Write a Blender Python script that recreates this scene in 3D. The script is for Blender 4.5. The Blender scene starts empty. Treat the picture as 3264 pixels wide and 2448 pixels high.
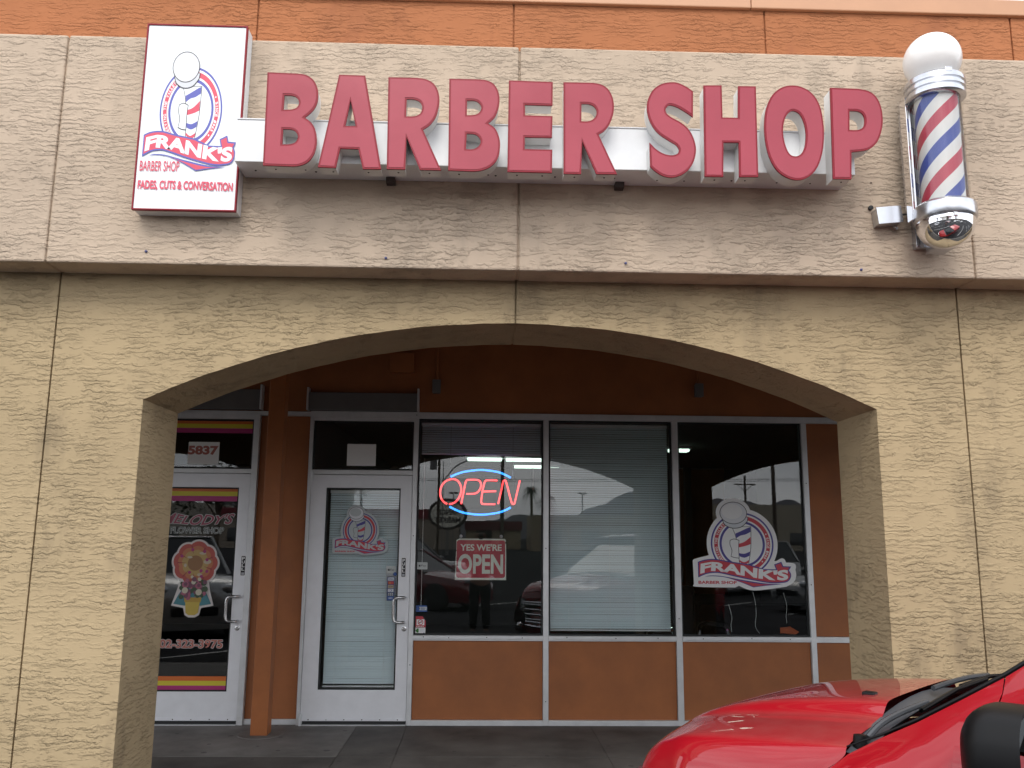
import bpy, bmesh, math, random
from mathutils import Vector, Matrix
from mathutils.geometry import tessellate_polygon
rad = math.radians
random.seed(7)
SC = bpy.context.scene
COL = SC.collection

# ------------------------------------------------------------------ camera
cam = bpy.data.cameras.new('camera'); cam_o = bpy.data.objects.new('camera', cam); COL.objects.link(cam_o)
cam.sensor_width = 36.0; cam.lens = 36 * 870.7 / 1024; cam.clip_start = 0.02; cam.clip_end = 6000
_r = Vector((0.99940394, -0.03348499, 0.00839811)); _u = Vector((-0.01408963, -0.17355278, 0.98472378)); _f = Vector((0.03151596, 0.98425514, 0.17392112))
cam_o.matrix_world = Matrix(((_r.x, _u.x, -_f.x, 0), (_r.y, _u.y, -_f.y, 0), (_r.z, _u.z, -_f.z, 1.59), (0, 0, 0, 1)))
SC.camera = cam_o
SC.render.resolution_x = 1024; SC.render.resolution_y = 768

# ------------------------------------------------------------------ sky, sun, exposure
SUN_DIR = Vector((-0.10, -0.66, 0.74)).normalized()          # towards the sun, above the street
W = bpy.data.worlds.new('World'); SC.world = W; W.use_nodes = True
nt = W.node_tree; nt.nodes.clear()
def N(t, ty, **kw):
    n = t.nodes.new(ty)
    for k, v in kw.items(): setattr(n, k, v)
    return n
sky = N(nt, 'ShaderNodeTexSky', sky_type='NISHITA', sun_disc=False)
sky.sun_elevation = math.asin(SUN_DIR.z); sky.sun_rotation = math.atan2(SUN_DIR.x, SUN_DIR.y)
sky.dust_density = 4.0; sky.air_density = 1.0; sky.ozone_density = 1.0
geo = N(nt, 'ShaderNodeTexCoord')
mp = N(nt, 'ShaderNodeMapping'); mp.inputs['Scale'].default_value = (1.6, 1.6, 5.0)
no = N(nt, 'ShaderNodeTexNoise'); no.inputs['Scale'].default_value = 2.2; no.inputs['Detail'].default_value = 6; no.inputs['Distortion'].default_value = 0.6
cr = N(nt, 'ShaderNodeValToRGB')
cr.color_ramp.elements[0].position = 0.36; cr.color_ramp.elements[0].color = (7.6, 8.0, 8.7, 1)
cr.color_ramp.elements[1].position = 0.66; cr.color_ramp.elements[1].color = (12.2, 12.4, 12.8, 1)
mx = N(nt, 'ShaderNodeMix', data_type='RGBA'); mx.inputs[0].default_value = 0.88
bg = N(nt, 'ShaderNodeBackground'); bg.inputs['Strength'].default_value = 0.10
wo = N(nt, 'ShaderNodeOutputWorld')
L = nt.links.new
L(geo.outputs['Generated'], mp.inputs['Vector']); L(mp.outputs[0], no.inputs['Vector']); L(no.outputs[0], cr.inputs[0])
spz = N(nt, 'ShaderNodeSeparateXYZ'); L(geo.outputs['Generated'], spz.inputs[0])           # thin cloud glows brighter towards the horizon
low = N(nt, 'ShaderNodeMapRange', interpolation_type='SMOOTHSTEP'); low.inputs['From Min'].default_value = .05; low.inputs['From Max'].default_value = .75; low.inputs['To Min'].default_value = 1.28; low.inputs['To Max'].default_value = .95; L(spz.outputs['Z'], low.inputs['Value'])
vm = N(nt, 'ShaderNodeVectorMath', operation='SCALE'); L(cr.outputs[0], vm.inputs[0]); L(low.outputs[0], vm.inputs['Scale'])
L(sky.outputs[0], mx.inputs[6]); L(vm.outputs[0], mx.inputs[7]); L(mx.outputs[2], bg.inputs[0]); L(bg.outputs[0], wo.inputs[0])
sl = bpy.data.lights.new('sun', 'SUN'); sl.energy = 0.95; sl.angle = rad(28); sl.color = (1.0, 0.955, 0.90)
so = bpy.data.objects.new('sun', sl); COL.objects.link(so); so.location = (-3, -8, 12)
so.rotation_euler = (-SUN_DIR).to_track_quat('-Z', 'Y').to_euler()
SC.view_settings.view_transform = 'Standard'; SC.view_settings.look = 'None'
SC.view_settings.exposure = 0.86; SC.view_settings.gamma = 1.0

# ------------------------------------------------------------------ materials
def mat(name, color=(.5, .5, .5), rough=.5, metal=0.0, coat=0.0, emit=None, es=0.0, var=0.0, vscale=6.0, spec=.5, bump=0.0, bscale=60.0, coat_rough=.05):
    m = bpy.data.materials.new(name); m.use_nodes = True; t = m.node_tree; b = t.nodes['Principled BSDF']
    b.inputs['Base Color'].default_value = (*color, 1); b.inputs['Roughness'].default_value = rough; b.inputs['Metallic'].default_value = metal
    b.inputs['Specular IOR Level'].default_value = spec
    if coat: b.inputs['Coat Weight'].default_value = coat; b.inputs['Coat Roughness'].default_value = coat_rough
    if emit: b.inputs['Emission Color'].default_value = (*emit, 1); b.inputs['Emission Strength'].default_value = es
    if var or bump:
        tc = N(t, 'ShaderNodeTexCoord')
    if var:
        n = N(t, 'ShaderNodeTexNoise'); n.inputs['Scale'].default_value = vscale; n.inputs['Detail'].default_value = 7; n.inputs['Roughness'].default_value = .62
        t.links.new(tc.outputs['Object'], n.inputs['Vector'])
        r = N(t, 'ShaderNodeValToRGB'); r.color_ramp.elements[0].position = .3; r.color_ramp.elements[1].position = .72
        r.color_ramp.elements[0].color = (*[max(0, c * (1 - var)) for c in color], 1); r.color_ramp.elements[1].color = (*[min(1, c * (1 + var * .7)) for c in color], 1)
        t.links.new(n.outputs[0], r.inputs[0]); t.links.new(r.outputs[0], b.inputs['Base Color'])
        rr = N(t, 'ShaderNodeMapRange'); rr.inputs['To Min'].default_value = max(0, rough - .08); rr.inputs['To Max'].default_value = min(1, rough + .1)
        t.links.new(n.outputs[0], rr.inputs['Value']); t.links.new(rr.outputs[0], b.inputs['Roughness'])
    if bump:
        n2 = N(t, 'ShaderNodeTexNoise'); n2.inputs['Scale'].default_value = bscale; n2.inputs['Detail'].default_value = 4
        t.links.new(tc.outputs['Object'], n2.inputs['Vector'])
        bp = N(t, 'ShaderNodeBump'); bp.inputs['Strength'].default_value = bump; bp.inputs['Distance'].default_value = .004
        t.links.new(n2.outputs[0], bp.inputs['Height']); t.links.new(bp.outputs[0], b.inputs['Normal'])
    return m

def stucco(name, color, strength=1.0, dirt=(.30, .24, .17), dirt_amt=.35, lap=35.0):
    """skip-trowelled stucco: thin horizontal laps of plaster with broken ragged lower edges"""
    m = bpy.data.materials.new(name); m.use_nodes = True; t = m.node_tree; b = t.nodes['Principled BSDF']; l = t.links.new
    b.inputs['Roughness'].default_value = .9; b.inputs['Specular IOR Level'].default_value = .15
    tc = N(t, 'ShaderNodeTexCoord')
    def noise(scale, sc3, detail, rough, dist=0.0):
        mp = N(t, 'ShaderNodeMapping'); mp.inputs['Scale'].default_value = sc3
        n = N(t, 'ShaderNodeTexNoise'); n.inputs['Scale'].default_value = scale; n.inputs['Detail'].default_value = detail; n.inputs['Roughness'].default_value = rough; n.inputs['Distortion'].default_value = dist
        l(tc.outputs['Object'], mp.inputs['Vector']); l(mp.outputs[0], n.inputs['Vector']); return n.outputs[0]
    def M(op, a, bb=None, c=None):
        n = N(t, 'ShaderNodeMath', operation=op)
        for i, x in enumerate((a, bb, c)):
            if x is None: continue
            if isinstance(x, (int, float)): n.inputs[i].default_value = x
            else: l(x, n.inputs[i])
        return n.outputs[0]
    def ramp(x, a, bb, lo=0.0, hi=1.0):
        n = N(t, 'ShaderNodeMapRange', interpolation_type='SMOOTHSTEP')
        l(x, n.inputs['Value']); n.inputs['From Min'].default_value = a; n.inputs['From Max'].default_value = bb; n.inputs['To Min'].default_value = lo; n.inputs['To Max'].default_value = hi
        return n.outputs[0]
    sep = N(t, 'ShaderNodeSeparateXYZ'); l(tc.outputs['Object'], sep.inputs[0])
    rag = noise(30.0, (1, 1, 1.2), 4, .75)
    def laps(freq, nz, amp, wid):
        g = M('MULTIPLY_ADD', nz, amp, M('MULTIPLY', sep.outputs['Z'], freq)); g = M('MULTIPLY_ADD', rag, 1.5, g); f = M('FRACT', g)
        return M('MULTIPLY', ramp(f, 0.0, wid), ramp(f, wid, 1.0, 1.0, 0.0))
    h1 = laps(lap, noise(6.0, (1.0, 1.0, 1.5), 9, .68), 3.6, .22)
    h2 = laps(lap * 1.55, noise(11, (1.0, 1.0, 1.4), 8, .68), 3.6, .30)
    m1 = ramp(noise(8.0, (.9, .9, 2.2), 6, .68), .44, .58)
    m2 = ramp(noise(13.0, (.9, .9, 1.9), 6, .68), .50, .60)
    grain = noise(60.0, (1, 1, 1.5), 4, .6)
    hs = M('ADD', M('MULTIPLY', h1, m1), M('MULTIPLY', M('MULTIPLY', h2, m2), .55))
    patch = ramp(noise(1.7, (1, 1, 1.3), 4, .6), .38, .62, .60, 1.2)     # trowelled harder here, left rough there
    hs = M('ADD', M('MULTIPLY', hs, patch), M('MULTIPLY', grain, .06))
    bp = N(t, 'ShaderNodeBump'); bp.inputs['Strength'].default_value = 1.0; bp.inputs['Distance'].default_value = .0049 * strength
    l(hs, bp.inputs['Height']); l(bp.outputs[0], b.inputs['Normal'])
    # paint tone and weather stains
    base = N(t, 'ShaderNodeValToRGB'); e = base.color_ramp.elements
    e[0].position = .3; e[0].color = (*[c * .90 for c in color], 1); e[1].position = .7; e[1].color = (*[min(1, c * 1.07) for c in color], 1)
    l(noise(1.3, (1, 1, 1), 6, .6), base.inputs[0])
    st = M('MULTIPLY', ramp(noise(2.1, (1.5, 1.5, .55), 6, .62), .53, .74), dirt_amt)
    mx = N(t, 'ShaderNodeMix', data_type='RGBA'); l(st, mx.inputs[0]); l(base.outputs[0], mx.inputs[6]); mx.inputs[7].default_value = (*dirt, 1)
    # narrow rain streaks running down from ledges and joints
    sk = M('MULTIPLY', ramp(noise(3.2, (3.2, 3.2, .22), 5, .6), .60, .78), ramp(noise(1.1, (1, 1, 1), 3, .5), .45, .65)); sk = M('MULTIPLY', sk, dirt_amt * .6)
    mx2 = N(t, 'ShaderNodeMix', data_type='RGBA'); l(sk, mx2.inputs[0]); l(mx.outputs[2], mx2.inputs[6]); mx2.inputs[7].default_value = (*[c * .7 for c in dirt], 1)
    l(mx2.outputs[2], b.inputs['Base Color'])
    return m

def glass(name, tint=(.965, .98, .975), boost=.85, rough=0.0):
    m = bpy.data.materials.new(name); m.use_nodes = True; t = m.node_tree; t.nodes.clear(); l = t.links.new
    fr = N(t, 'ShaderNodeFresnel'); fr.inputs['IOR'].default_value = 1.5
    mu = N(t, 'ShaderNodeMath', operation='MULTIPLY', use_clamp=True); mu.inputs[1].default_value = boost
    tr = N(t, 'ShaderNodeBsdfTransparent'); tr.inputs[0].default_value = (*tint, 1)
    gl = N(t, 'ShaderNodeBsdfGlossy'); gl.inputs['Roughness'].default_value = rough; gl.inputs[0].default_value = (1, 1, 1, 1)
    ms = N(t, 'ShaderNodeMixShader'); o = N(t, 'ShaderNodeOutputMaterial')
    # faint dust on the pane
    l(fr.outputs[0], mu.inputs[0]); l(mu.outputs[0], ms.inputs[0]); l(tr.outputs[0], ms.inputs[1]); l(gl.outputs[0], ms.inputs[2]); l(ms.outputs[0], o.inputs[0])
    return m

M_FASCIA = stucco('stucco_beige', (.515, .410, .312), 1.0, (.30, .245, .19), .50)
M_WALL = stucco('stucco_tan', (.415, .318, .190), 1.0, (.20, .155, .10), .72)
M_ORANGE_ST = stucco('stucco_orange', (.42, .168, .077), .8, (.30, .115, .06), .6, 40)
M_CAP = mat('cap_paint', (.56, .30, .17), .45, var=.05)
M_OR = mat('orange_wall_paint', (.35, .118, .036), .6, var=.18, vscale=3, bump=.15, bscale=90)
M_POST = mat('orange_post_paint', (.36, .115, .03), .5, var=.14, vscale=5, bump=.1)
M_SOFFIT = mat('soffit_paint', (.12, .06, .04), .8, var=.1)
M_ALU = mat('aluminium_frame', (.69, .70, .71), .42, metal=.35, var=.10, vscale=9)
M_LEAF = mat('door_leaf_aluminium', (.80, .81, .84), .42, metal=.15, var=.05, vscale=7)
M_STEEL = mat('brushed_steel', (.62, .62, .62), .25, metal=1.0, var=.08, vscale=14)
M_CHROME = mat('chrome', (.82, .82, .84), .06, metal=1.0)
M_BALU = mat('cast_aluminium', (.56, .57, .60), .24, metal=.92)
M_GASKET = mat('black_gasket', (.012, .013, .014), .6)
M_GLASS = glass('window_glass')
M_WHITE = mat('white_sheet_metal', (.74, .75, .755), .42, var=.10, vscale=4)
M_RET = mat('white_letter_return', (.76, .76, .74), .4, var=.06, vscale=8)
M_ACRY = mat('sign_face_white', (.83, .86, .88), .22)
M_SRED = mat('sign_red_trim', (.23, .004, .016), .35, spec=.3)
M_LFACE = mat('letter_face_acrylic', (.36, .036, .060), .22, var=.09, vscale=3.5)
M_BLIND = mat('blind_slat', (.80, .89, .93), .5)
M_PAPER = mat('white_paper', (.80, .80, .78), .7)
M_CONC = mat('concrete_walk', (.20, .19, .18), .75, var=.5, vscale=1.9, bump=.3, bscale=120)
M_CONC2 = mat('concrete_walk_dark', (.105, .098, .090), .7, var=.55, vscale=2.2, bump=.3, bscale=120)
M_ASPH = mat('asphalt', (.05, .05, .052), 1.0, spec=0.0, var=.35, vscale=.8, bump=.4, bscale=200)
M_KERB = mat('kerb_concrete', (.22, .21, .19), .8, var=.2, vscale=3)
M_PAINTW = mat('road_paint_white', (.68, .68, .66), .6, var=.2, vscale=6)
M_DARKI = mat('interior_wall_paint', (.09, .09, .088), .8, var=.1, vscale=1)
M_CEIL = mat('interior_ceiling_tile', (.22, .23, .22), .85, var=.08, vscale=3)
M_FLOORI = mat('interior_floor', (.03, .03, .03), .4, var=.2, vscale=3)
M_FLUO = mat('fluorescent_tube', (.9, .95, .9), .4, emit=(.74, 1.0, .84), es=1.0)
M_BLK = mat('black_plastic', (.005, .005, .0055), .42, spec=.22)
M_BLKG = mat('black_gloss', (.01, .01, .012), .12)
M_RUB = mat('tyre_rubber', (.02, .02, .021), .75)
M_CARR = mat('red_car_paint', (.33, .004, .011), .45, spec=.12, coat=1.0, coat_rough=.015, var=.05, vscale=3)
def spots(m, scale=5.0, size=.10, col=(.035, .033, .032)):
    """old gum and drip spots trodden into the paving"""
    t = m.node_tree; b = t.nodes['Principled BSDF']; l = t.links.new
    tc = N(t, 'ShaderNodeTexCoord'); v_ = N(t, 'ShaderNodeTexVoronoi'); v_.inputs['Scale'].default_value = scale; l(tc.outputs['Object'], v_.inputs['Vector'])
    n_ = N(t, 'ShaderNodeTexNoise'); n_.inputs['Scale'].default_value = 1.4; l(tc.outputs['Object'], n_.inputs['Vector'])
    th = N(t, 'ShaderNodeMath', operation='MULTIPLY'); l(n_.outputs[0], th.inputs[0]); th.inputs[1].default_value = size * 2
    lt = N(t, 'ShaderNodeMath', operation='LESS_THAN'); l(v_.outputs['Distance'], lt.inputs[0]); l(th.outputs[0], lt.inputs[1])
    k_ = N(t, 'ShaderNodeMath', operation='MULTIPLY'); l(lt.outputs[0], k_.inputs[0]); k_.inputs[1].default_value = .6
    mx_ = N(t, 'ShaderNodeMix', data_type='RGBA'); src = b.inputs['Base Color'].links[0].from_socket; l(k_.outputs[0], mx_.inputs[0]); l(src, mx_.inputs[6]); mx_.inputs[7].default_value = (*col, 1); l(mx_.outputs[2], b.inputs['Base Color'])
spots(M_CONC); spots(M_CONC2)
def sky_sheen(m, col=(.50, .40, .34), amt=.09):  # sky sheen on upward faces, put into the paint as a mottled paler tint
    t = m.node_tree; b = t.nodes['Principled BSDF']; l = t.links.new
    g_ = N(t, 'ShaderNodeNewGeometry'); sp_ = N(t, 'ShaderNodeSeparateXYZ'); l(g_.outputs['Normal'], sp_.inputs[0])
    r_ = N(t, 'ShaderNodeMapRange', interpolation_type='SMOOTHSTEP'); r_.inputs['From Min'].default_value = .80; r_.inputs['From Max'].default_value = .99; r_.inputs['To Max'].default_value = amt; l(sp_.outputs['Z'], r_.inputs['Value'])
    tc = N(t, 'ShaderNodeTexCoord'); n_ = N(t, 'ShaderNodeTexNoise'); n_.inputs['Scale'].default_value = 9; n_.inputs['Detail'].default_value = 8; n_.inputs['Roughness'].default_value = .7; l(tc.outputs['Object'], n_.inputs['Vector'])
    k_ = N(t, 'ShaderNodeMath', operation='MULTIPLY'); l(r_.outputs[0], k_.inputs[0]); q_ = N(t, 'ShaderNodeMapRange'); q_.inputs['From Min'].default_value = .3; q_.inputs['From Max'].default_value = .7; q_.inputs['To Min'].default_value = .5; q_.inputs['To Max'].default_value = 1.2; l(n_.outputs[0], q_.inputs['Value']); l(q_.outputs[0], k_.inputs[1])
    mx_ = N(t, 'ShaderNodeMix', data_type='RGBA'); src = b.inputs['Base Color'].links[0].from_socket; l(k_.outputs[0], mx_.inputs[0]); l(src, mx_.inputs[6]); mx_.inputs[7].default_value = (*col, 1); l(mx_.outputs[2], b.inputs['Base Color'])
sky_sheen(M_CARR)
M_VIN = mat('black_vinyl', (.015, .015, .016), .35)

# ------------------------------------------------------------------ mesh helpers
BASE = {}                                # world place of each thing's Empty (parts are stored relative to it)
def link(o, parent=None):
    COL.objects.link(o)
    if parent is not None: o.parent = parent
    return o
def root(o):
    while o.parent is not None: o = o.parent
    return o
def thing(name, label, cat, loc=(0, 0, 0), rz=0.0, group=None, local=False):
    o = bpy.data.objects.new(name, None); link(o); o.location = loc; o.rotation_euler = (0, 0, rz); o.empty_display_size = .1
    o['label'] = label; o['category'] = cat
    if group: o['group'] = group
    BASE[o.name] = Vector((0, 0, 0)) if local else Vector(loc)
    return o
def tag(o, label=None, cat=None, group=None, kind=None):
    if label: o['label'] = label
    if cat: o['category'] = cat
    if group: o['group'] = group
    if kind: o['kind'] = kind
    return o

class MB:
    def __init__(s): s.v = []; s.f = []; s.m = []; s.sm = []
    def add(s, vs, fs, m=0, sm=False):
        b = len(s.v); s.v += [tuple(p) for p in vs]
        for f in fs: s.f.append([i + b for i in f]); s.m.append(m); s.sm.append(sm)
        return s
    def box(s, x0, x1, y0, y1, z0, z1, m=0):
        vs = [(x0, y0, z0), (x1, y0, z0), (x1, y1, z0), (x0, y1, z0), (x0, y0, z1), (x1, y0, z1), (x1, y1, z1), (x0, y1, z1)]
        return s.add(vs, [(0, 3, 2, 1), (4, 5, 6, 7), (0, 1, 5, 4), (1, 2, 6, 5), (2, 3, 7, 6), (3, 0, 4, 7)], m)
    def quad(s, a, b, c, d, m=0): return s.add([a, b, c, d], [(0, 1, 2, 3)], m)
    def tube(s, pts, r, n=8, m=0, closed=False, cap=True):
        P = [Vector(p) for p in pts]; k = len(P); rs = r if isinstance(r, (list, tuple)) else [r] * k
        rings = []; ref = None
        for i in range(k):
            a = P[(i - 1) % k] if (closed or i > 0) else P[i]; b = P[(i + 1) % k] if (closed or i < k - 1) else P[i]
            d = (b - a).normalized()
            if ref is None:
                ref = d.orthogonal().normalized()
            ref = (ref - d * ref.dot(d))
            ref = ref.normalized() if ref.length > 1e-6 else d.orthogonal().normalized()
            q = d.cross(ref)
            rings.append([P[i] + (ref * math.cos(2 * math.pi * j / n) + q * math.sin(2 * math.pi * j / n)) * rs[i] for j in range(n)])
        vs = [p for R in rings for p in R]; fs = []
        for i in range(k if closed else k - 1):
            i2 = (i + 1) % k
            for j in range(n): fs.append((i * n + j, i * n + (j + 1) % n, i2 * n + (j + 1) % n, i2 * n + j))
        if cap and not closed: fs.append(tuple(range(n))[::-1]); fs.append(tuple((k - 1) * n + j for j in range(n)))
        return s.add(vs, fs, m, True)
    def lathe(s, prof, c=(0, 0, 0), axis='z', n=40, m=0, sm=True):
        c = Vector(c); vs = []
        for (r, h) in prof:
            for j in range(n):
                a = 2 * math.pi * j / n; p, q = r * math.cos(a), r * math.sin(a)
                o = {'z': (p, q, h), 'y': (p, h, q), 'x': (h, p, q)}[axis]; vs.append(c + Vector(o))
        fs = []
        for i in range(len(prof) - 1):
            for j in range(n): fs.append((i * n + j, i * n + (j + 1) % n, (i + 1) * n + (j + 1) % n, (i + 1) * n + j))
        if prof[0][0] > 1e-5: fs.append(tuple(range(n))[::-1])
        if prof[-1][0] > 1e-5: fs.append(tuple((len(prof) - 1) * n + j for j in range(n)))
        return s.add(vs, fs, m, sm)
    def sphere(s, c, r, m=0, nu=20, nv=12):
        rr = r if isinstance(r, (tuple, list)) else (r, r, r); vs = []; fs = []
        for i in range(nv + 1):
            for j in range(nu):
                a = math.pi * i / nv; b = 2 * math.pi * j / nu
                vs.append((c[0] + rr[0] * math.sin(a) * math.cos(b), c[1] + rr[1] * math.sin(a) * math.sin(b), c[2] + rr[2] * math.cos(a)))
        for i in range(nv):
            for j in range(nu): fs.append((i * nu + j, (i + 1) * nu + j, (i + 1) * nu + (j + 1) % nu, i * nu + (j + 1) % nu))
        return s.add(vs, fs, m, True)
    def grid(s, rows, m=0, sm=True, closed=False):
        n = len(rows[0]); vs = [p for r in rows for p in r]; fs = []
        for i in range(len(rows) - 1):
            for j in range(n if closed else n - 1):
                j2 = (j + 1) % n
                fs.append((i * n + j, i * n + j2, (i + 1) * n + j2, (i + 1) * n + j))
        return s.add(vs, fs, m, sm)
    def prism(s, loops, y0, y1, m=0, fn=None):
        """a flat shape with holes in (x, z), extruded from y0 (front) to y1 (back)"""
        fn = fn or (lambda x, z, y: (x, y, z))
        tris = tessellate_polygon([[Vector((p[0], p[1], 0)) for p in lp] for lp in loops])
        flat = [p for lp in loops for p in lp]; n = len(flat)
        vs = [fn(p[0], p[1], y0) for p in flat] + [fn(p[0], p[1], y1) for p in flat]; fs = []
        for a, b, c in tris:
            A, B, C = flat[a], flat[b], flat[c]
            cr = (B[0] - A[0]) * (C[1] - A[1]) - (B[1] - A[1]) * (C[0] - A[0])
            if cr < 0: b, c = c, b
            fs.append((a, b, c)); fs.append((a + n, c + n, b + n))
        k = 0
        for li, lp in enumerate(loops):
            area = sum(lp[i][0] * lp[(i + 1) % len(lp)][1] - lp[(i + 1) % len(lp)][0] * lp[i][1] for i in range(len(lp)))
            ccw = area > 0
            if li: ccw = not ccw
            for i in range(len(lp)):
                a, b = k + i, k + (i + 1) % len(lp)
                fs.append((a, a + n, b + n, b) if ccw else (b, b + n, a + n, a))
            k += len(lp)
        return s.add(vs, fs, m)
    def build(s, name, mats, parent=None, bevel=0.0, sharp=40, seg=2):
        me = bpy.data.meshes.new(name); off = Vector((0, 0, 0))
        if parent is not None: off = BASE.get(root(parent).name, off)
        me.from_pydata([(p[0] - off.x, p[1] - off.y, p[2] - off.z) for p in s.v], [], s.f)
        for mm in (mats if isinstance(mats, (list, tuple)) else [mats]): me.materials.append(mm)
        me.polygons.foreach_set('material_index', s.m); me.polygons.foreach_set('use_smooth', s.sm)
        me.update()
        if any(s.sm): me.set_sharp_from_angle(angle=rad(sharp))
        o = bpy.data.objects.new(name, me); link(o, parent)
        if bevel:
            b = o.modifiers.new('bevel', 'BEVEL'); b.width = bevel; b.segments = seg; b.limit_method = 'ANGLE'; b.angle_limit = rad(40)
        return o

def smooth_loop(pts, sub=4):
    """points flagged 1 are corners; the rest lie on a curve"""
    n = len(pts); out = []
    for i in range(n):
        p1, p2 = pts[i], pts[(i + 1) % n]
        out.append((p1[0], p1[1]))
        if p1[2] and p2[2]: continue
        p0 = pts[i - 1] if not p1[2] else p1; p3 = pts[(i + 2) % n] if not p2[2] else p2
        for k in range(1, sub):
            t = k / sub; t2, t3 = t * t, t * t * t
            out.append(tuple(.5 * (2 * p1[a] + (p2[a] - p0[a]) * t + (2 * p0[a] - 5 * p1[a] + 4 * p2[a] - p3[a]) * t2 + (3 * p1[a] - p0[a] - 3 * p2[a] + p3[a]) * t3) for a in (0, 1)))
    return out
def curve_pts(pts, sub=6):
    n = len(pts); out = []
    for i in range(n - 1):
        p0 = pts[max(0, i - 1)]; p1 = pts[i]; p2 = pts[i + 1]; p3 = pts[min(n - 1, i + 2)]
        for k in range(sub):
            t = k / sub; t2, t3 = t * t, t * t * t
            out.append(tuple(.5 * (2 * p1[a] + (p2[a] - p0[a]) * t + (2 * p0[a] - 5 * p1[a] + 4 * p2[a] - p3[a]) * t2 + (3 * p1[a] - p0[a] - 3 * p2[a] + p3[a]) * t3) for a in range(len(p1))))
    out.append(tuple(pts[-1])); return out
def inset(lp, d):
    n = len(lp); area = sum(lp[i][0] * lp[(i + 1) % n][1] - lp[(i + 1) % n][0] * lp[i][1] for i in range(n)); sg = 1 if area > 0 else -1; out = []
    for i in range(n):
        a, b, c = Vector(lp[i - 1]), Vector(lp[i]), Vector(lp[(i + 1) % n])
        e1 = (b - a); e2 = (c - b)
        if e1.length < 1e-6 or e2.length < 1e-6: out.append(tuple(b)); continue
        e1.normalize(); e2.normalize()
        n1 = Vector((-e1.y, e1.x)) * sg; n2 = Vector((-e2.y, e2.x)) * sg
        q = n1 + n2
        if q.length < 1e-4: q = n1
        q.normalize(); k = max(.45, q.dot(n1)); out.append(tuple(b + q * (d / k)))
    return out

def text_mesh(body, bold=0.0, spacing=1.0, shear=0.0):
    c = bpy.data.curves.new('glyphs', 'FONT'); c.body = body; c.offset = bold; c.space_character = spacing; c.shear = shear; c.resolution_u = 5
    o = bpy.data.objects.new('glyphs', c); me = bpy.data.meshes.new_from_object(o)
    vs = [(v.co.x, v.co.y) for v in me.vertices]; fs = [tuple(p.vertices) for p in me.polygons]
    bpy.data.objects.remove(o); bpy.data.curves.remove(c); bpy.data.meshes.remove(me)
    return vs, fs

def each(fn, items, name, m, parent, bevel=0.0):
    for it_ in items:
        b_ = MB(); fn(b_, it_); b_.build(name, m, parent, bevel)

class Print:
    """flat printed sheet in the plane y = const: layers of ink, each a hair in front of the one below"""
    def __init__(s, y, step=.00015): s.b = MB(); s.y = y; s.step = step; s.mats = []; s.layer = 0; s.hold = False
    def mi(s, m):
        if m not in s.mats: s.mats.append(m)
        return s.mats.index(m)
    def up(s):
        if not s.hold: s.layer += 1
    def tri(s, vs, fs, m):
        y = s.y - s.layer * s.step; out = []
        for f in fs:
            a = sum(vs[f[i]][0] * vs[f[(i + 1) % len(f)]][1] - vs[f[(i + 1) % len(f)]][0] * vs[f[i]][1] for i in range(len(f)))
            out.append(f if a > 0 else tuple(reversed(f)))
        s.b.add([(p[0], y, p[1]) for p in vs], out, s.mi(m)); s.up()
    def poly(s, loops, m):
        if not isinstance(loops[0][0], (tuple, list)): loops = [loops]
        flat = [(p[0], p[1]) for lp in loops for p in lp]
        s.tri(flat, [tuple(t) for t in tessellate_polygon([[Vector((p[0], p[1], 0)) for p in lp] for lp in loops])], m)
    def rect(s, x0, x1, z0, z1, m): s.poly([(x0, z0), (x1, z0), (x1, z1), (x0, z1)], m)
    def disc(s, x, z, r, m, rz=None, n=40): s.poly([(x + r * math.cos(2 * math.pi * i / n), z + (rz or r) * math.sin(2 * math.pi * i / n)) for i in range(n)], m)
    def text(s, body, x0, x1, z0, z1, m, bold=0.0, grow=0.0, shear=0.0, spacing=1.0, warp=None):
        bv, _ = text_mesh(body, bold, spacing, shear)
        vs, fs = text_mesh(body, bold + grow, spacing, shear) if grow else (bv, _)
        if not bv: return
        ax0, ax1 = min(p[0] for p in bv), max(p[0] for p in bv); az0, az1 = min(p[1] for p in bv), max(p[1] for p in bv)
        o = []
        for p in vs:
            t = (p[0] - ax0) / (ax1 - ax0); k = (p[1] - az0) / (az1 - az0)
            o.append(warp(t, k) if warp else (x0 + (x1 - x0) * t, z0 + (z1 - z0) * k))
        s.tri(o, fs, m)
    def stroke(s, pts, w, m, closed=False):
        n = len(pts); Lq = []; Rq = []
        for i in range(n):
            a = pts[(i - 1) % n] if (closed or i) else pts[i]; b = pts[(i + 1) % n] if (closed or i < n - 1) else pts[i]
            dx, dz = b[0] - a[0], b[1] - a[1]; q = math.hypot(dx, dz) or 1; ww = w[i] if isinstance(w, list) else w
            Lq.append((pts[i][0] - dz / q * ww / 2, pts[i][1] + dx / q * ww / 2)); Rq.append((pts[i][0] + dz / q * ww / 2, pts[i][1] - dx / q * ww / 2))
        vs = Lq + Rq; fs = [(i, (i + 1) % n, n + (i + 1) % n, n + i) for i in range(n if closed else n - 1)]
        s.tri(vs, fs, m)
    def build(s, name, parent=None): return s.b.build(name, s.mats, parent)

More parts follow.
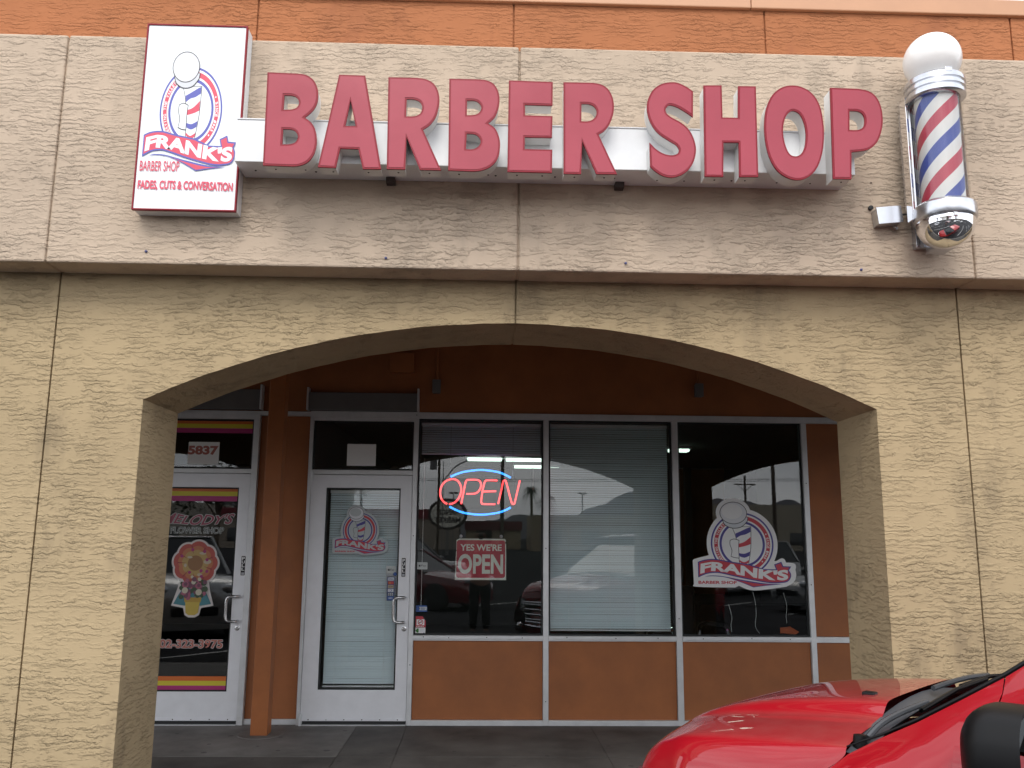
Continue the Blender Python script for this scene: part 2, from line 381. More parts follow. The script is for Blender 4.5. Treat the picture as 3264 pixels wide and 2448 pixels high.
# ================================================================== GROUND
g = MB(); g.quad((-1500, -1600, -.15), (1500, -1600, -.15), (1500, 400, -.15), (-1500, 400, -.15))
tag(g.build('parking_lot', M_ASPH), kind='structure')
YK = 4.2
g = MB(); g.box(-9, 9, YK + .15, 7.95, -.30, -.004)
tag(g.build('walkway_base', M_CONC2), kind='structure')
g = MB()                                     # concrete slabs between saw-cut joints
xs = [-9, -6.4, -3.7, -1.045, -.62, .95, 2.55, 4.2, 6.0, 9]; ys = [YK + .153, 5.35, 6.79, 7.948]
for i in range(len(xs) - 1):
    for j in range(3):
        if i == 3 and j < 2: continue
        lite = 0 if (i < 3 and j == 2) else 1
        x1 = xs[i + 1] if not (i == 3) else xs[i + 1]
        g.box(xs[i] + .004, x1 - .004, ys[j] + .004, ys[j + 1] - .004, -.05, 0, lite)
g.box(-1.041, -.624, ys[0] + .004, ys[2] - .004, -.05, 0, 1)
tag(g.build('walkway', [M_CONC, M_CONC2]), kind='structure')
g = MB(); g.box(-9, 9, YK, YK + .15, -.30, .002)
tag(g.build('kerb', M_KERB, bevel=.02), kind='structure')
g = MB()
for k in range(-5, 6):                       # slanted bay lines
    x = k * 3.1 + .9; g.add([(x, 3.5, -.146), (x + .1, 3.5, -.146), (x + 3.6, -.6, -.146), (x + 3.5, -.6, -.146)], [(3, 2, 1, 0)])
    g.add([(x - 3, -5.2, -.146), (x - 2.9, -5.2, -.146), (x + .6, -9.3, -.146), (x + .5, -9.3, -.146)], [(3, 2, 1, 0)])
tag(g.build('bay_lines', M_PAINTW), kind='structure')
g = MB(); P_ = []
for k_ in range(321):
    k = k_ * 60 / 320; a = math.pi * (.16 + .68 * k / 60); r = 1400
    h = 40 + 14 * math.sin(k * .55) + 9 * math.sin(k * 1.31 + 1) + 5 * math.sin(k * 2.9) + 2.6 * math.sin(k * 6.1 + 2) + 1.3 * math.sin(k * 13.7) + 1.0 * math.sin(k * 27.1 + 1)
    x = r * math.cos(a)
    h += 26 * math.exp(-((x - 245) / 60) ** 2) + 40 * math.exp(-((x - 420) / 120) ** 2) - 12 * math.exp(-((x - 90) / 70) ** 2) - 14 * math.exp(-((x - 560) / 60) ** 2)
    P_.append((x, -r * math.sin(a), h))
rows = [[(p[0], p[1], -.2) for p in P_], [(p[0] * 1.04, p[1] * 1.04, p[2] * .55) for p in P_], [(p[0] * 1.08, p[1] * 1.08, p[2]) for p in P_], [(p[0] * 1.2, p[1] * 1.2, p[2] * .5) for p in P_]]
g.grid(rows)
tag(g.build('hills', mat('desert_hills', (.085, .085, .10), .95, var=.3, vscale=.01)), kind='structure')  # bluish haze of distance is mixed into the hill colour

# ================================================================== THE BUILDING
B = thing('shop_building', 'stucco strip mall building with orange parapet, tan arcade arch and two glazed shopfronts', 'building', (0.15, 6, 0))
BASE[B.name] = Vector((0.15, 6, 0))
YF, YW, YB, YS = 4.097, 4.293, 4.793, 7.862
XC, HW, ZS, ZA = .152, 1.831, 2.246, 2.660
R_ = (HW ** 2 + (ZA - ZS) ** 2) / (2 * (ZA - ZS))
def arch_z(d): return ZA - R_ + math.sqrt(R_ * R_ - d * d) + .0010 * math.sin(d * 17) + .0007 * math.sin(d * 41 + 1)
w = MB(); Gp = .0045
for k in (-1, 0, 1):
    xc = XC + k * 4.578
    for s in (-1, 1):
        lp = [(s * Gp, ZA + .002)]
        lp += [(s * d, arch_z(d)) for d in [HW * i / 44 for i in range(1, 45)]]
        lp += [(s * HW, 0.003), (s * (2.289 - Gp), 0.003), (s * (2.289 - Gp), 4.05), (s * Gp, 4.05)]
        w.prism([[(xc + p[0], p[1]) for p in lp]], YW, YB)
    w.box(xc - .02, xc + .02, YW + .016, YB - .01, ZA + .005, 4.04)
    for s in (-1, 1): w.box(xc + s * 2.289 - .0195, xc + s * 2.289 + .0195, YW + .016 + .001 * (s > 0), YB - .01 - .001 * (s > 0), .004, 4.03 + .003 * s)
for s in (-1, 1): w.box(XC + s * 6.867 + (Gp if s > 0 else -2.2), XC + s * 6.867 + (2.2 if s > 0 else -Gp), YW, YB, .003, 4.05)
w.build('arch_wall', M_WALL, B, bevel=.008)
f = MB(); jx = [-6.70, -4.41, -2.123, .156, 2.437, 4.72, 7.0]; e = [-9.05] + jx + [9.25]
for i in range(len(e) - 1): f.box(e[i] + .004, e[i + 1] - .004, YF, YW - .004, 2.88, 4.073)
for x in jx: f.box(x - .012, x + .012, YF + .014, YW - .006, 2.884, 4.06)
f.build('fascia', M_FASCIA, B, bevel=.010)
pr_ = MB(); jo = [-1.31 * 4.29 / 4.097 * 1.0 * k for k in range(0)]
j0, dj = .130, 1.368; e = [-9.05] + [j0 + dj * k for k in range(-6, 7)] + [9.25]
for i in range(len(e) - 1): pr_.box(e[i] + .004, e[i + 1] - .004, 4.285, 4.6, 4.055, 4.440)
for x in e[1:-1]: pr_.box(x - .012, x + .012, 4.297, 4.59, 4.06, 4.435)
pr_.build('parapet', M_ORANGE_ST, B, bevel=.004)
c = MB()
for a, b in ((-9.1, -4.7), (-4.697, -1.6), (-1.597, 1.42), (1.423, 4.5), (4.503, 9.3)): c.box(a, b, 4.262, 4.72, 4.438, 4.533)
c.build('parapet_cap', M_CAP, B, bevel=.006)
r = MB(); r.box(-9.05, 9.25, 4.605, 18, 3.95, 4.1); r.build('roof', M_CONC, B)
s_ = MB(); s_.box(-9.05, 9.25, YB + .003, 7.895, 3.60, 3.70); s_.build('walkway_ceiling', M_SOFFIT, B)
# storefront wall above the header, between the two doors and to the right of the last window
w = MB()
w.box(-9.05, 9.25, 7.885, 8.0, 2.7065, 3.598)
w.box(-2.016, -1.569, 7.905, 8.0, .046, 2.66)
w.box(2.962, 9.25, 7.885, 7.99, .751, 2.6485); w.box(2.962, 9.25, 7.886, 7.99, .046, .699)
w.box(-9.05, -3.044, 7.885, 7.99, .046, 2.66)
w.build('storefront_wall', M_OR, B, bevel=.003)
bk = MB(); bk.box(-9.05, -8.9, 8.0, 18, 0, 3.95); bk.box(9.1, 9.25, 8.0, 18, 0, 3.95); bk.box(-9.05, 9.25, 17.85, 18, 0, 3.94)
bk.build('outer_wall', M_WALL, B)
# shop interiors
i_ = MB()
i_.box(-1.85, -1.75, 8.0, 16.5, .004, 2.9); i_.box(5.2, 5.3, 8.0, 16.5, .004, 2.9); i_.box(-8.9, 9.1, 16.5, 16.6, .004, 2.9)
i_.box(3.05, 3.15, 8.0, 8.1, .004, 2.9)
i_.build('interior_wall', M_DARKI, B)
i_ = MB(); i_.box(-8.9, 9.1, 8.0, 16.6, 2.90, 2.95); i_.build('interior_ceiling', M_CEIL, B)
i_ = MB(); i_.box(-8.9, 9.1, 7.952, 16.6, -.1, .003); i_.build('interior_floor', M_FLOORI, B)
# orange post in front of the storefront
p = MB(); p.box(-1.850, -1.712, 7.46, 7.60, .002, 3.599); p.build('support_post', M_POST, B, bevel=.006)
p = MB(); p.lathe([(.0, 0), (.185, .0), (.185, .0035), (0, .0036)], (-1.78, 7.53, 0), n=40); p.build('post_footing', M_CONC, B)
# aluminium framing
F = MB(); y0, y1 = 7.860, 7.918
for a, b in ((-1.567, -1.5365), (-.632, -.590), (.542, .590), (1.716, 1.769), (2.912, 2.960)): F.box(a, b, y0, y1, 0.001, 2.6495)
F.box(-1.567, 9.2, y0 - .004, y1, 2.650, 2.706)
for a, b in ((-.590, .542), (.590, 1.716), (1.769, 2.912)):
    F.box(a + .0005, b - .0005, y0 - .010, y1, .716, .748); F.box(a + .0005, b - .0005, y0 + .002, y1, .703, .7155)
    F.box(a + .0005, b - .0005, y0 - .003, y1, .001, .045)
F.box(2.9605, 9.2, y0 + .003, y1, .700, .750); F.box(2.9605, 9.2, y0, y1, .001, .045)
F.box(-1.536, -.6325, y0 + .002, y1, 2.137, 2.177); F.box(-1.536, -.6325, y0 + .002, y1, 2.621, 2.6495)
F.box(-2.016, -1.5675, 7.89, 7.93, .001, .045)
F.box(-3.05, -1.5675, 7.862, 7.93, 2.662, 2.700)
fr_o = F.build('storefront_frame', M_ALU, B, bevel=.0025)
each(lambda b_, q: b_.lathe([(0, -.003), (.004, -.0025), (.005, 0)], (q[0], q[1], q[2]), 'y', 8), [(-.50, 7.850, .736), (-.28, 7.850, .730), (.05, 7.850, .734), (.36, 7.850, .731), (.75, 7.850, .736), (1.18, 7.850, .730), (1.55, 7.850, .734), (1.95, 7.850, .731), (2.38, 7.850, .735), (2.72, 7.850, .730), (.566, 7.860, .20), (.566, 7.860, 1.5), (1.742, 7.860, .9), (2.936, 7.860, 1.2), (2.936, 7.860, 2.1), (-.611, 7.860, 1.6), (-.611, 7.860, .5), (-.61, 7.856, 2.68)], 'screw', M_GASKET, fr_o)
F = MB()
F.box(-2.071, -2.018, y0, y1, .001, 2.6495); F.box(-3.042, -2.989, y0, y1, .001, 2.6495)
F.box(-2.9885, -2.0715, y0 + .002, y1, 2.137, 2.176); F.box(-3.042, -2.018, y0 - .004, y1, 2.624, 2.676)
F.build('door_frame', M_ALU, B, bevel=.0025)
# shutter boxes over the doors
for x0, x1, z0, z1 in ((-1.585, -.602, 2.7065, 2.882), (-3.05, -2.01, 2.7065, 2.90)):
    s_ = MB(); s_.box(x0 + .004, x1 - .004, 7.80, 7.884, z0 + .002, z1 - .012); so_ = s_.build('shutter_box', mat('dull_grey_metal', (.15, .145, .14), .55, metal=.3, var=.1), B, bevel=.004)
    for xa, xb in ((x0 - .012, x0 + .0035), (x1 - .0035, x1 + .012)): e_ = MB(); e_.box(xa, xb, 7.79, 7.884, z0 + .001, z1 + .03); e_.build('end_cap', M_ALU, so_)
# windows: gasket frame with a pane, spandrel panel below
for a, b in ((-.590, .542), (.590, 1.716), (1.769, 2.912)):
    wn = MB(); wn.prism([[(a + .001, .749), (b - .001, .749), (b - .001, 2.649), (a + .001, 2.649)], [(a + .016, .763), (b - .016, .763), (b - .016, 2.634), (a + .016, 2.634)]], 7.886, 7.912)
    wo_ = wn.build('window', M_GASKET, B)
    pn = MB(); pn.box(a + .010, b - .010, 7.8965, 7.9025, .757, 2.641); pn.build('pane', M_GLASS, wo_)
    sp = MB(); sp.box(a + .002, b - .002, 7.888, 7.93, .0455, .7025); sp.build('spandrel_panel', M_OR, B, bevel=.003)
# doors
def make_door(x0, x1, gx0, gx1, gz0, gz1, label):
    d = MB(); d.prism([[(x0, .035), (x1, .035), (x1, 2.133), (x0, 2.133)], [(gx0, gz0), (gx1, gz0), (gx1, gz1), (gx0, gz1)]], 7.870, 7.914)
    d.box(x0 + .01, x1 - .01, 7.864, 7.869, .036, .060)
    do = d.build('door', M_LEAF, B, bevel=.0025); do['label'] = label
    gk = MB(); gk.prism([[(gx0, gz0), (gx1, gz0), (gx1, gz1), (gx0, gz1)], [(gx0 + .012, gz0 + .012), (gx1 - .012, gz0 + .012), (gx1 - .012, gz1 - .012), (gx0 + .012, gz1 - .012)]], 7.880, 7.910)
    gk.build('glazing_gasket', M_GASKET, do)
    pn = MB(); pn.box(gx0 + .004, gx1 - .004, 7.8965, 7.9025, gz0 + .004, gz1 - .004); pn.build('pane', M_GLASS, do)
    h = MB(); hx = x1 - .037
    h.tube(curve_pts([(hx, 7.871, 1.070), (hx, 7.835, 1.070), (hx - .010, 7.815, 1.070), (hx - .060, 7.805, 1.068), (hx - .088, 7.805, 1.045), (hx - .092, 7.805, .965), (hx - .088, 7.805, .885), (hx - .060, 7.805, .862), (hx - .010, 7.815, .860), (hx, 7.835, .860), (hx, 7.871, .860)], 4), .0125, 10)
    h.build('handle', M_STEEL, do)
    k = MB(); k.lathe([(.0, -.012), (.012, -.012), (.014, -.008), (.021, -.006), (.021, 0)], (hx, 7.870, .800), 'y', 24); k.box(hx - .002, hx + .002, 7.8575, 7.859, .790, .804, 1)
    k.build('lock', [M_STEEL, M_GASKET], do)
    for z in (2.128, .055):
        hg = MB(); hg.box(x0 - .018, x0 + .018, 7.850, 7.869, z - .045, z + .035); hg.lathe([(0, -.05), (.012, -.05), (.012, .05), (0, .05)], (x0, 7.850, z - .005), 'z', 12); hg.build('pivot_hinge', M_ALU, do, bevel=.002)
    sw = MB(); sw.box(x0 + .002, x1 - .002, 7.874, 7.9, .008, .0345); sw.build('door_sweep', M_GASKET, do)
    each(lambda b_, q: b_.lathe([(0, -.0035), (.005, -.003), (.006, 0)], (x0 + .07 + (x1 - x0 - .14) * q / 5, 7.8635, .048), 'y', 10), range(6), 'screw', M_STEEL, do)
    th = MB(); th.box(x0, x1, 7.85, 7.94, .0005, .0075); th.build('threshold', M_ALU, B)
    return do
D1 = make_door(-1.534, -.6345, -1.397, -.736, .290, 2.017, 'barber shop door with a closed blind behind its glass')
D2 = make_door(-2.986, -2.0735, -2.845, -2.171, .272, 2.010, 'flower shop door with coloured stripes on its glass')
for a, b, zt in ((-1.5355, -.6325, 2.620), (-2.988, -2.072, 2.623)):
    t_ = MB(); t_.prism([[(a, 2.1775), (b, 2.1775), (b, zt), (a, zt)], [(a + .014, 2.192), (b - .014, 2.192), (b - .014, zt - .014), (a + .014, zt - .014)]], 7.884, 7.912)
    to = t_.build('transom', M_GASKET, B); pn = MB(); pn.box(a + .008, b - .008, 7.8965, 7.9025, 2.185, zt - .006); pn.build('pane', M_GLASS, to)

# small electrical boxes with conduit above the windows, and the painted-over panel
def elec(x0, x1, z0, z1, label, m, conduit=True, y=7.82):
    t = thing('junction_box', label, 'electrical box', ((x0 + x1) / 2, 7.885, z0), group='boxes on the orange wall')
    b = MB(); b.box(x0, x1, y, 7.884, z0, z1); b.build('box_body', m, t, bevel=.004)
    b = MB(); b.box(x0 - .004, x1 + .004, y - .006, y - .0005, z0 - .003, z1 + .003); b.build('cover_plate', m, t, bevel=.002)
    if conduit:
        b = MB(); xm = (x0 + x1) / 2; b.tube([(xm, 7.865, z1), (xm, 7.865, 3.598)], .011, 8); b.lathe([(.016, 0), (.016, .03)], (xm, 7.865, z1), 'z', 10); b.build('conduit', M_OR, t)
M_GREYBOX = mat('grey_box_paint', (.17, .165, .16), .5, metal=.3, var=.06)
elec(-.470, -.402, 2.881, 3.000, 'small grey box with conduit above the window with the neon sign', M_GREYBOX)
elec(1.938, 2.006, 2.881, 2.999, 'small grey box with conduit above the rightmost shop window', M_GREYBOX)
elec(-.860, -.648, 3.066, 3.240, 'orange painted box high above the barber shop door', M_OR, False, 7.80)
for x, z in ((-1.646, 2.940), (-.490, 2.929), (.686, 2.925), (1.860, 2.914)):
    a = MB(); a.lathe([(0, -.010), (.004, -.010), (.005, -.005), (.007, -.003), (.007, 0)], (x, YF, z), 'y', 10)
    tag(a.build('wall_anchor', mat('blue_anchor', (.08, .09, .22), .5)), {-1.646: 'blue plastic wall anchor in the beige band below the logo sign', -.490: 'blue plastic wall anchor in the beige band below the first letters of the red sign', .686: 'blue plastic wall anchor in the beige band below the middle of the red sign', 1.860: 'blue plastic wall anchor in the beige band near the barber pole'}[x], 'wall anchor', 'blue anchors left in the beige band')

# ================================================================== BLINDS
def blind(x0, x1, zb, zt, y, label, tilt=49, cords=2, name='window_blind'):
    t = thing(name, label, 'blind', ((x0 + x1) / 2, y, zb), group='venetian blinds behind the shop glass')
    h = MB(); h.box(x0, x1, y - .012, y + .014, zt - .028, zt); h.build('headrail', M_WHITE, t, bevel=.002)
    s = MB(); z = zt - .038; k = 0; pitch = .0208
    while z > zb + .022:
        a = rad(tilt + random.uniform(-4, 4)); dz = math.sin(a) * .0125; dy = math.cos(a) * .0125; sg = random.uniform(-.0012, .0012)
        n = 6; rows = [[], [], []]
        for q in range(n + 1):
            xx = x0 + .004 + (x1 - x0 - .008) * q / n; w_ = sg * math.sin(math.pi * q / n)
            rows[0].append((xx, y - dy, z - dz + w_)); rows[1].append((xx, y - .0022, z + .0008 + w_)); rows[2].append((xx, y + dy, z + dz + w_))
        s.grid(rows); z -= pitch; k += 1
    s.build('slats', M_BLIND, t, sharp=80)
    b = MB(); b.box(x0 + .003, x1 - .003, y - .011, y + .011, zb, zb + .014); b.build('bottom_rail', M_WHITE, t, bevel=.003)
    for q in range(cords):
        c = MB(); xx = x0 + (x1 - x0) * (.16 if q == 0 else .84 if q == cords - 1 else .5); c.tube([(xx, y - .0145, zt - .02), (xx, y - .0145, zb + .01)], .0011, 5)
        c.build('ladder_cord', M_PAPER, t)
    return t
blind(-1.372, -.748, .300, 2.000, 7.955, 'white blind closed behind the glass of the barber shop door')
blind(-.572, .528, 2.338, 2.632, 8.02, 'white blind pulled half up above the neon sign', 50, 3)
blind(.604, 1.704, .776, 2.632, 8.02, 'white blind closed over the whole middle shop window', 50, 3)

# ================================================================== INTERIOR THINGS
def fluo(x, y, w_, d_, label):
    t = thing('ceiling_light', label, 'ceiling light', (x, y, 2.84), group='fluorescent lights on the shop ceiling')
    b = MB(); b.box(x - w_ / 2, x + w_ / 2, y - d_ / 2, y + d_ / 2, 2.86, 2.899); b.build('housing', M_WHITE, t)
    for s in (-.25, .25): b = MB(); b.box(x - w_ / 2 + .03, x + w_ / 2 - .03, y + d_ * s - d_ * .17, y + d_ * s + d_ * .17, 2.825, 2.8595); b.build('diffuser', M_FLUO, t, bevel=.008)
fluo(.02, 14.2, .62, .30, 'short fluorescent light left of the row seen over the neon sign')
fluo(.70, 14.2, .72, .30, 'fluorescent light in the row seen over the end of the neon sign')
fluo(.95, 15.6, .85, .30, 'fluorescent light farthest back inside the barber shop')
fluo(1.87, 9.15, .60, .40, 'fluorescent light nearest the glass in the rightmost window')
fluo(2.80, 12.4, .34, .2, 'small fluorescent light deep inside the rightmost window')
# barber chair behind the right-hand window
t = thing('barber_chair', 'black vinyl barber chair just inside the rightmost shop window', 'barber chair', (2.02, 8.75, 0.003), rz=rad(20), local=True)
b = MB(); b.lathe([(.0, 0), (.30, 0), (.30, .03), (.08, .06), (.06, .07), (.06, .42), (0, .42)], n=30); b.build('pedestal', M_CHROME, t)
b = MB(); b.box(-.27, .27, -.26, .26, .43, .56); b.build('seat', M_VIN, t, bevel=.05, seg=3)
b = MB(); b.box(-.26, .26, .22, .34, .57, 1.12); b.build('backrest', M_VIN, t, bevel=.05, seg=3)
for s in (-1, 1):
    b = MB(); b.tube(curve_pts([(s * .30, .26, .50), (s * .31, .24, .72), (s * .31, .05, .76), (s * .31, -.22, .74), (s * .30, -.26, .55)], 5), .024, 8); b.build('armrest', M_CHROME, t)
b = MB(); b.box(-.22, .22, -.62, -.40, .16, .20); b.tube([(-.15, -.25, .45), (-.15, -.5, .2)], .02); b.tube([(.15, -.25, .45), (.15, -.5, .2)], .02); b.build('footrest', M_CHROME, t, bevel=.01)
b = MB(); b.box(-.13, .13, .24, .33, 1.16, 1.32); b.tube([(0, .285, 1.1), (0, .285, 1.18)], .02); b.build('headrest', M_VIN, t, bevel=.03, seg=3)
# dark station cabinet with mirror on the side wall
t = thing('barber_station', 'dark barber station with a tall mirror inside the rightmost shop window', 'cabinet', (3.3, 9.9, .003))
b = MB(); b.box(2.5, 4.2, 10.2, 10.6, .004, .85); b.build('counter', M_BLKG, t, bevel=.01)
b = MB(); b.box(2.3, 2.95, 10.62, 10.66, .95, 2.45); b.build('mirror', mat('mirror_glass', (.5, .5, .5), .03, metal=1), t)
# cords and orange sponge on the sill
for q, (x, z0, z1, lab) in enumerate(((2.23, .78, 1.02, 'left'), (2.45, .77, 1.13, 'middle'), (2.73, .86, 1.12, 'right'))):
    b = MB(); b.tube(curve_pts([(x - .02, 7.945, z1), (x, 7.943, z1 - .08), (x + .006, 7.945, (z0 + z1) / 2), (x - .004, 7.944, z0 + .06), (x + (.03 if q == 1 else 0), 7.946, z0)], 5), .0018, 5)
    tag(b.build('white_cord', M_PAPER), 'thin white cord hanging behind the rightmost window, ' + {'left': 'nearest the barber chair', 'middle': 'reaching down to the sill below the logo', 'right': 'closest to the orange cloth'}[lab], 'cord', 'white cords behind the rightmost window')
b = MB(); b.add([(2.66, 7.93, .775), (2.80, 7.925, .765), (2.835, 7.94, .785), (2.76, 7.96, .83), (2.67, 7.955, .82), (2.72, 7.935, .822)], [(0, 1, 5), (1, 2, 3), (1, 3, 5), (0, 5, 4), (5, 3, 4)])
tag(b.build('cloth', mat('orange_cloth', (.42, .085, .02), .8)), 'small crumpled orange cloth on the sill of the rightmost window', 'cloth')

# ================================================================== RED LETTER SIGN
YR, YL = 3.906, 3.815
LETTERS = [
('B',[[(-1.041,3.737,1),(-0.901,3.734,1),(-0.863,3.729,0),(-0.827,3.706,0),(-0.806,3.669,0),(-0.799,3.628,0),(-0.803,3.587,0),(-0.82,3.55,0),(-0.856,3.513,1),(-0.826,3.49,0),(-0.806,3.458,0),(-0.796,3.414,0),(-0.796,3.37,0),(-0.808,3.326,0),(-0.834,3.291,0),(-0.871,3.274,0),(-0.901,3.27,1),(-1.036,3.272,1)],[(-0.956,3.623,1),(-0.919,3.622,0),(-0.897,3.611,0),(-0.886,3.587,0),(-0.895,3.563,0),(-0.919,3.552,0),(-0.957,3.55,1)],[(-0.953,3.453,1),(-0.914,3.452,0),(-0.893,3.44,0),(-0.883,3.416,0),(-0.892,3.391,0),(-0.916,3.379,0),(-0.953,3.377,1)]]),
('A',[[(-0.706,3.734,1),(-0.583,3.733,1),(-0.492,3.265,1),(-0.577,3.264,1),(-0.602,3.362,1),(-0.685,3.363,1),(-0.701,3.267,1),(-0.784,3.269,1)],[(-0.647,3.604,1),(-0.619,3.477,1),(-0.666,3.476,1)]]),
('R',[[(-0.474,3.727,1),(-0.347,3.728,1),(-0.299,3.722,0),(-0.261,3.701,0),(-0.239,3.664,0),(-0.231,3.621,0),(-0.235,3.575,0),(-0.249,3.527,0),(-0.274,3.49,0),(-0.305,3.467,1),(-0.215,3.267,1),(-0.314,3.267,1),(-0.38,3.428,1),(-0.381,3.267,1),(-0.467,3.267,1)],[(-0.385,3.618,1),(-0.351,3.618,0),(-0.323,3.606,0),(-0.311,3.578,0),(-0.319,3.548,0),(-0.345,3.533,0),(-0.385,3.531,1)]]),
('B',[[(-0.187,3.727,1),(-0.061,3.728,1),(-0.016,3.725,0),(0.021,3.708,0),(0.044,3.673,0),(0.052,3.628,0),(0.047,3.582,0),(0.03,3.537,0),(-0.001,3.505,1),(0.029,3.485,0),(0.048,3.45,0),(0.057,3.406,0),(0.053,3.354,0),(0.038,3.316,0),(0.007,3.286,0),(-0.034,3.269,0),(-0.075,3.265,1),(-0.183,3.267,1)],[(-0.101,3.619,1),(-0.066,3.619,0),(-0.044,3.607,0),(-0.033,3.584,0),(-0.043,3.559,0),(-0.065,3.547,0),(-0.101,3.544,1)],[(-0.1,3.452,1),(-0.064,3.45,0),(-0.043,3.436,0),(-0.034,3.413,0),(-0.044,3.39,0),(-0.068,3.375,0),(-0.102,3.374,1)]]),
('E',[[(0.095,3.727,1),(0.304,3.724,1),(0.303,3.603,1),(0.172,3.604,1),(0.173,3.551,1),(0.303,3.55,1),(0.3,3.441,1),(0.173,3.44,1),(0.172,3.381,1),(0.302,3.381,1),(0.3,3.266,1),(0.092,3.266,1)]]),
('R',[[(0.355,3.724,1),(0.479,3.725,1),(0.526,3.72,0),(0.561,3.701,0),(0.584,3.665,0),(0.594,3.618,0),(0.59,3.566,0),(0.572,3.515,0),(0.546,3.481,0),(0.519,3.463,1),(0.605,3.266,1),(0.507,3.265,1),(0.443,3.425,1),(0.436,3.263,1),(0.354,3.263,1)],[(0.44,3.616,1),(0.474,3.616,0),(0.5,3.604,0),(0.512,3.577,0),(0.502,3.546,0),(0.476,3.529,0),(0.439,3.527,1)]]),
('S',[[(0.974,3.693,1),(0.97,3.562,1),(0.932,3.59,0),(0.892,3.613,0),(0.859,3.62,0),(0.841,3.602,0),(0.844,3.579,0),(0.867,3.558,0),(0.914,3.531,0),(0.947,3.5,0),(0.97,3.455,0),(0.98,3.399,0),(0.969,3.342,0),(0.944,3.299,0),(0.907,3.27,0),(0.863,3.256,0),(0.819,3.264,0),(0.783,3.287,0),(0.761,3.309,1),(0.76,3.428,1),(0.79,3.396,0),(0.825,3.374,0),(0.861,3.366,0),(0.89,3.374,0),(0.899,3.395,0),(0.887,3.418,0),(0.855,3.439,0),(0.803,3.476,0),(0.769,3.525,0),(0.752,3.585,0),(0.755,3.639,0),(0.779,3.692,0),(0.817,3.724,0),(0.862,3.737,0),(0.903,3.735,0),(0.943,3.716,0)]]),
('H',[[(1.025,3.726,1),(1.113,3.729,1),(1.112,3.564,1),(1.185,3.564,1),(1.192,3.727,1),(1.278,3.728,1),(1.271,3.268,1),(1.18,3.266,1),(1.184,3.438,1),(1.112,3.437,1),(1.105,3.265,1),(1.017,3.264,1)]]),
('O',[[(1.453,3.737,0),(1.502,3.729,0),(1.55,3.697,0),(1.583,3.635,0),(1.595,3.548,0),(1.594,3.47,0),(1.579,3.384,0),(1.55,3.315,0),(1.508,3.273,0),(1.458,3.257,0),(1.406,3.269,0),(1.359,3.306,0),(1.326,3.373,0),(1.311,3.459,0),(1.311,3.541,0),(1.324,3.619,0),(1.356,3.686,0),(1.403,3.725,0)],[(1.451,3.607,0),(1.481,3.593,0),(1.5,3.554,0),(1.508,3.494,0),(1.499,3.425,0),(1.478,3.387,0),(1.452,3.375,0),(1.424,3.388,0),(1.405,3.439,0),(1.399,3.5,0),(1.407,3.552,0),(1.426,3.591,0)]]),
('P',[[(1.638,3.73,1),(1.771,3.728,1),(1.822,3.718,0),(1.859,3.689,0),(1.88,3.634,0),(1.883,3.564,0),(1.87,3.503,0),(1.844,3.45,0),(1.798,3.416,0),(1.722,3.404,1),(1.714,3.267,1),(1.626,3.267,1)],[(1.725,3.614,1),(1.764,3.613,0),(1.788,3.599,0),(1.796,3.57,0),(1.788,3.535,0),(1.764,3.517,0),(1.719,3.515,1)]])]

T = thing('letter_sign', 'white metal raceway carrying large red channel letters that read BARBER SHOP', 'shop sign', (.34, 4.0, 3.26))
rw = MB(); rw.box(-1.195, 1.775, YR, YF - .001, 3.329, 3.540); rw.box(-1.195, 1.778, YR - .004, YF - .002, 3.5405, 3.548)
rw.build('raceway', M_WHITE, T, bevel=.003)
each(lambda b_, k: b_.lathe([(0, -.004), (.0045, -.003), (.0055, 0)], (-1.12 + .29 * k, YR + .10, 3.3292), 'z', 8), range(10), 'screw', M_GASKET, T)
each(lambda b_, x: b_.box(x - .022, x + .022, YF - .05, YF - .001, 3.302, 3.3285), (-.475, .655), 'mounting_bracket', mat('rusty_bracket', (.06, .045, .04), .7), T)
for ch, loops in LETTERS:
    lps = [smooth_loop(lp, 4) for lp in loops]
    ins = [inset(lps[0], .0035)] + [inset(l_, -.0035) for l_ in lps[1:]]
    mb = MB(); mb.prism(ins, YL + .0105, YR - .001); le = mb.build('letter', M_RET, T, sharp=35)
    mb = MB(); mb.prism(lps, YL, YL + .010); mb.build('trim_cap', M_SRED, le, bevel=.001)
    fin = [inset(lps[0], .0085)] + [inset(l_, -.0085) for l_ in lps[1:]]
    mb = MB(); mb.prism(fin, YL - .0015, YL + .001); mb.build('face', M_LFACE, le)
    x0 = min(p[0] for p in lps[0]); x1 = max(p[0] for p in lps[0]); zb = min(p[1] for p in lps[0])
    each(lambda b_, q: b_.lathe([(0, -.003), (.004, -.002), (.0045, 0)], (x0 + (x1 - x0) * q, (YL + YR) / 2, zb + .0035), 'z', 8), (.22, .78), 'screw', M_GASKET, le)

# ================================================================== PRINT INKS
def ink(name, c, r=.45): return mat(name, c, r)
I_W = ink('ink_white', (.80, .80, .80)); I_R = ink('ink_red', (.55, .04, .06)); I_RL = ink('ink_sign_red', (.66, .07, .12)); I_B = ink('ink_blue', (.055, .045, .26)); I_BL = ink('ink_sign_blue', (.10, .11, .42))
I_K = ink('ink_black', (.02, .02, .025)); I_G = ink('ink_pale_grey', (.62, .64, .68)); I_LG = ink('ink_globe_grey', (.70, .71, .74))

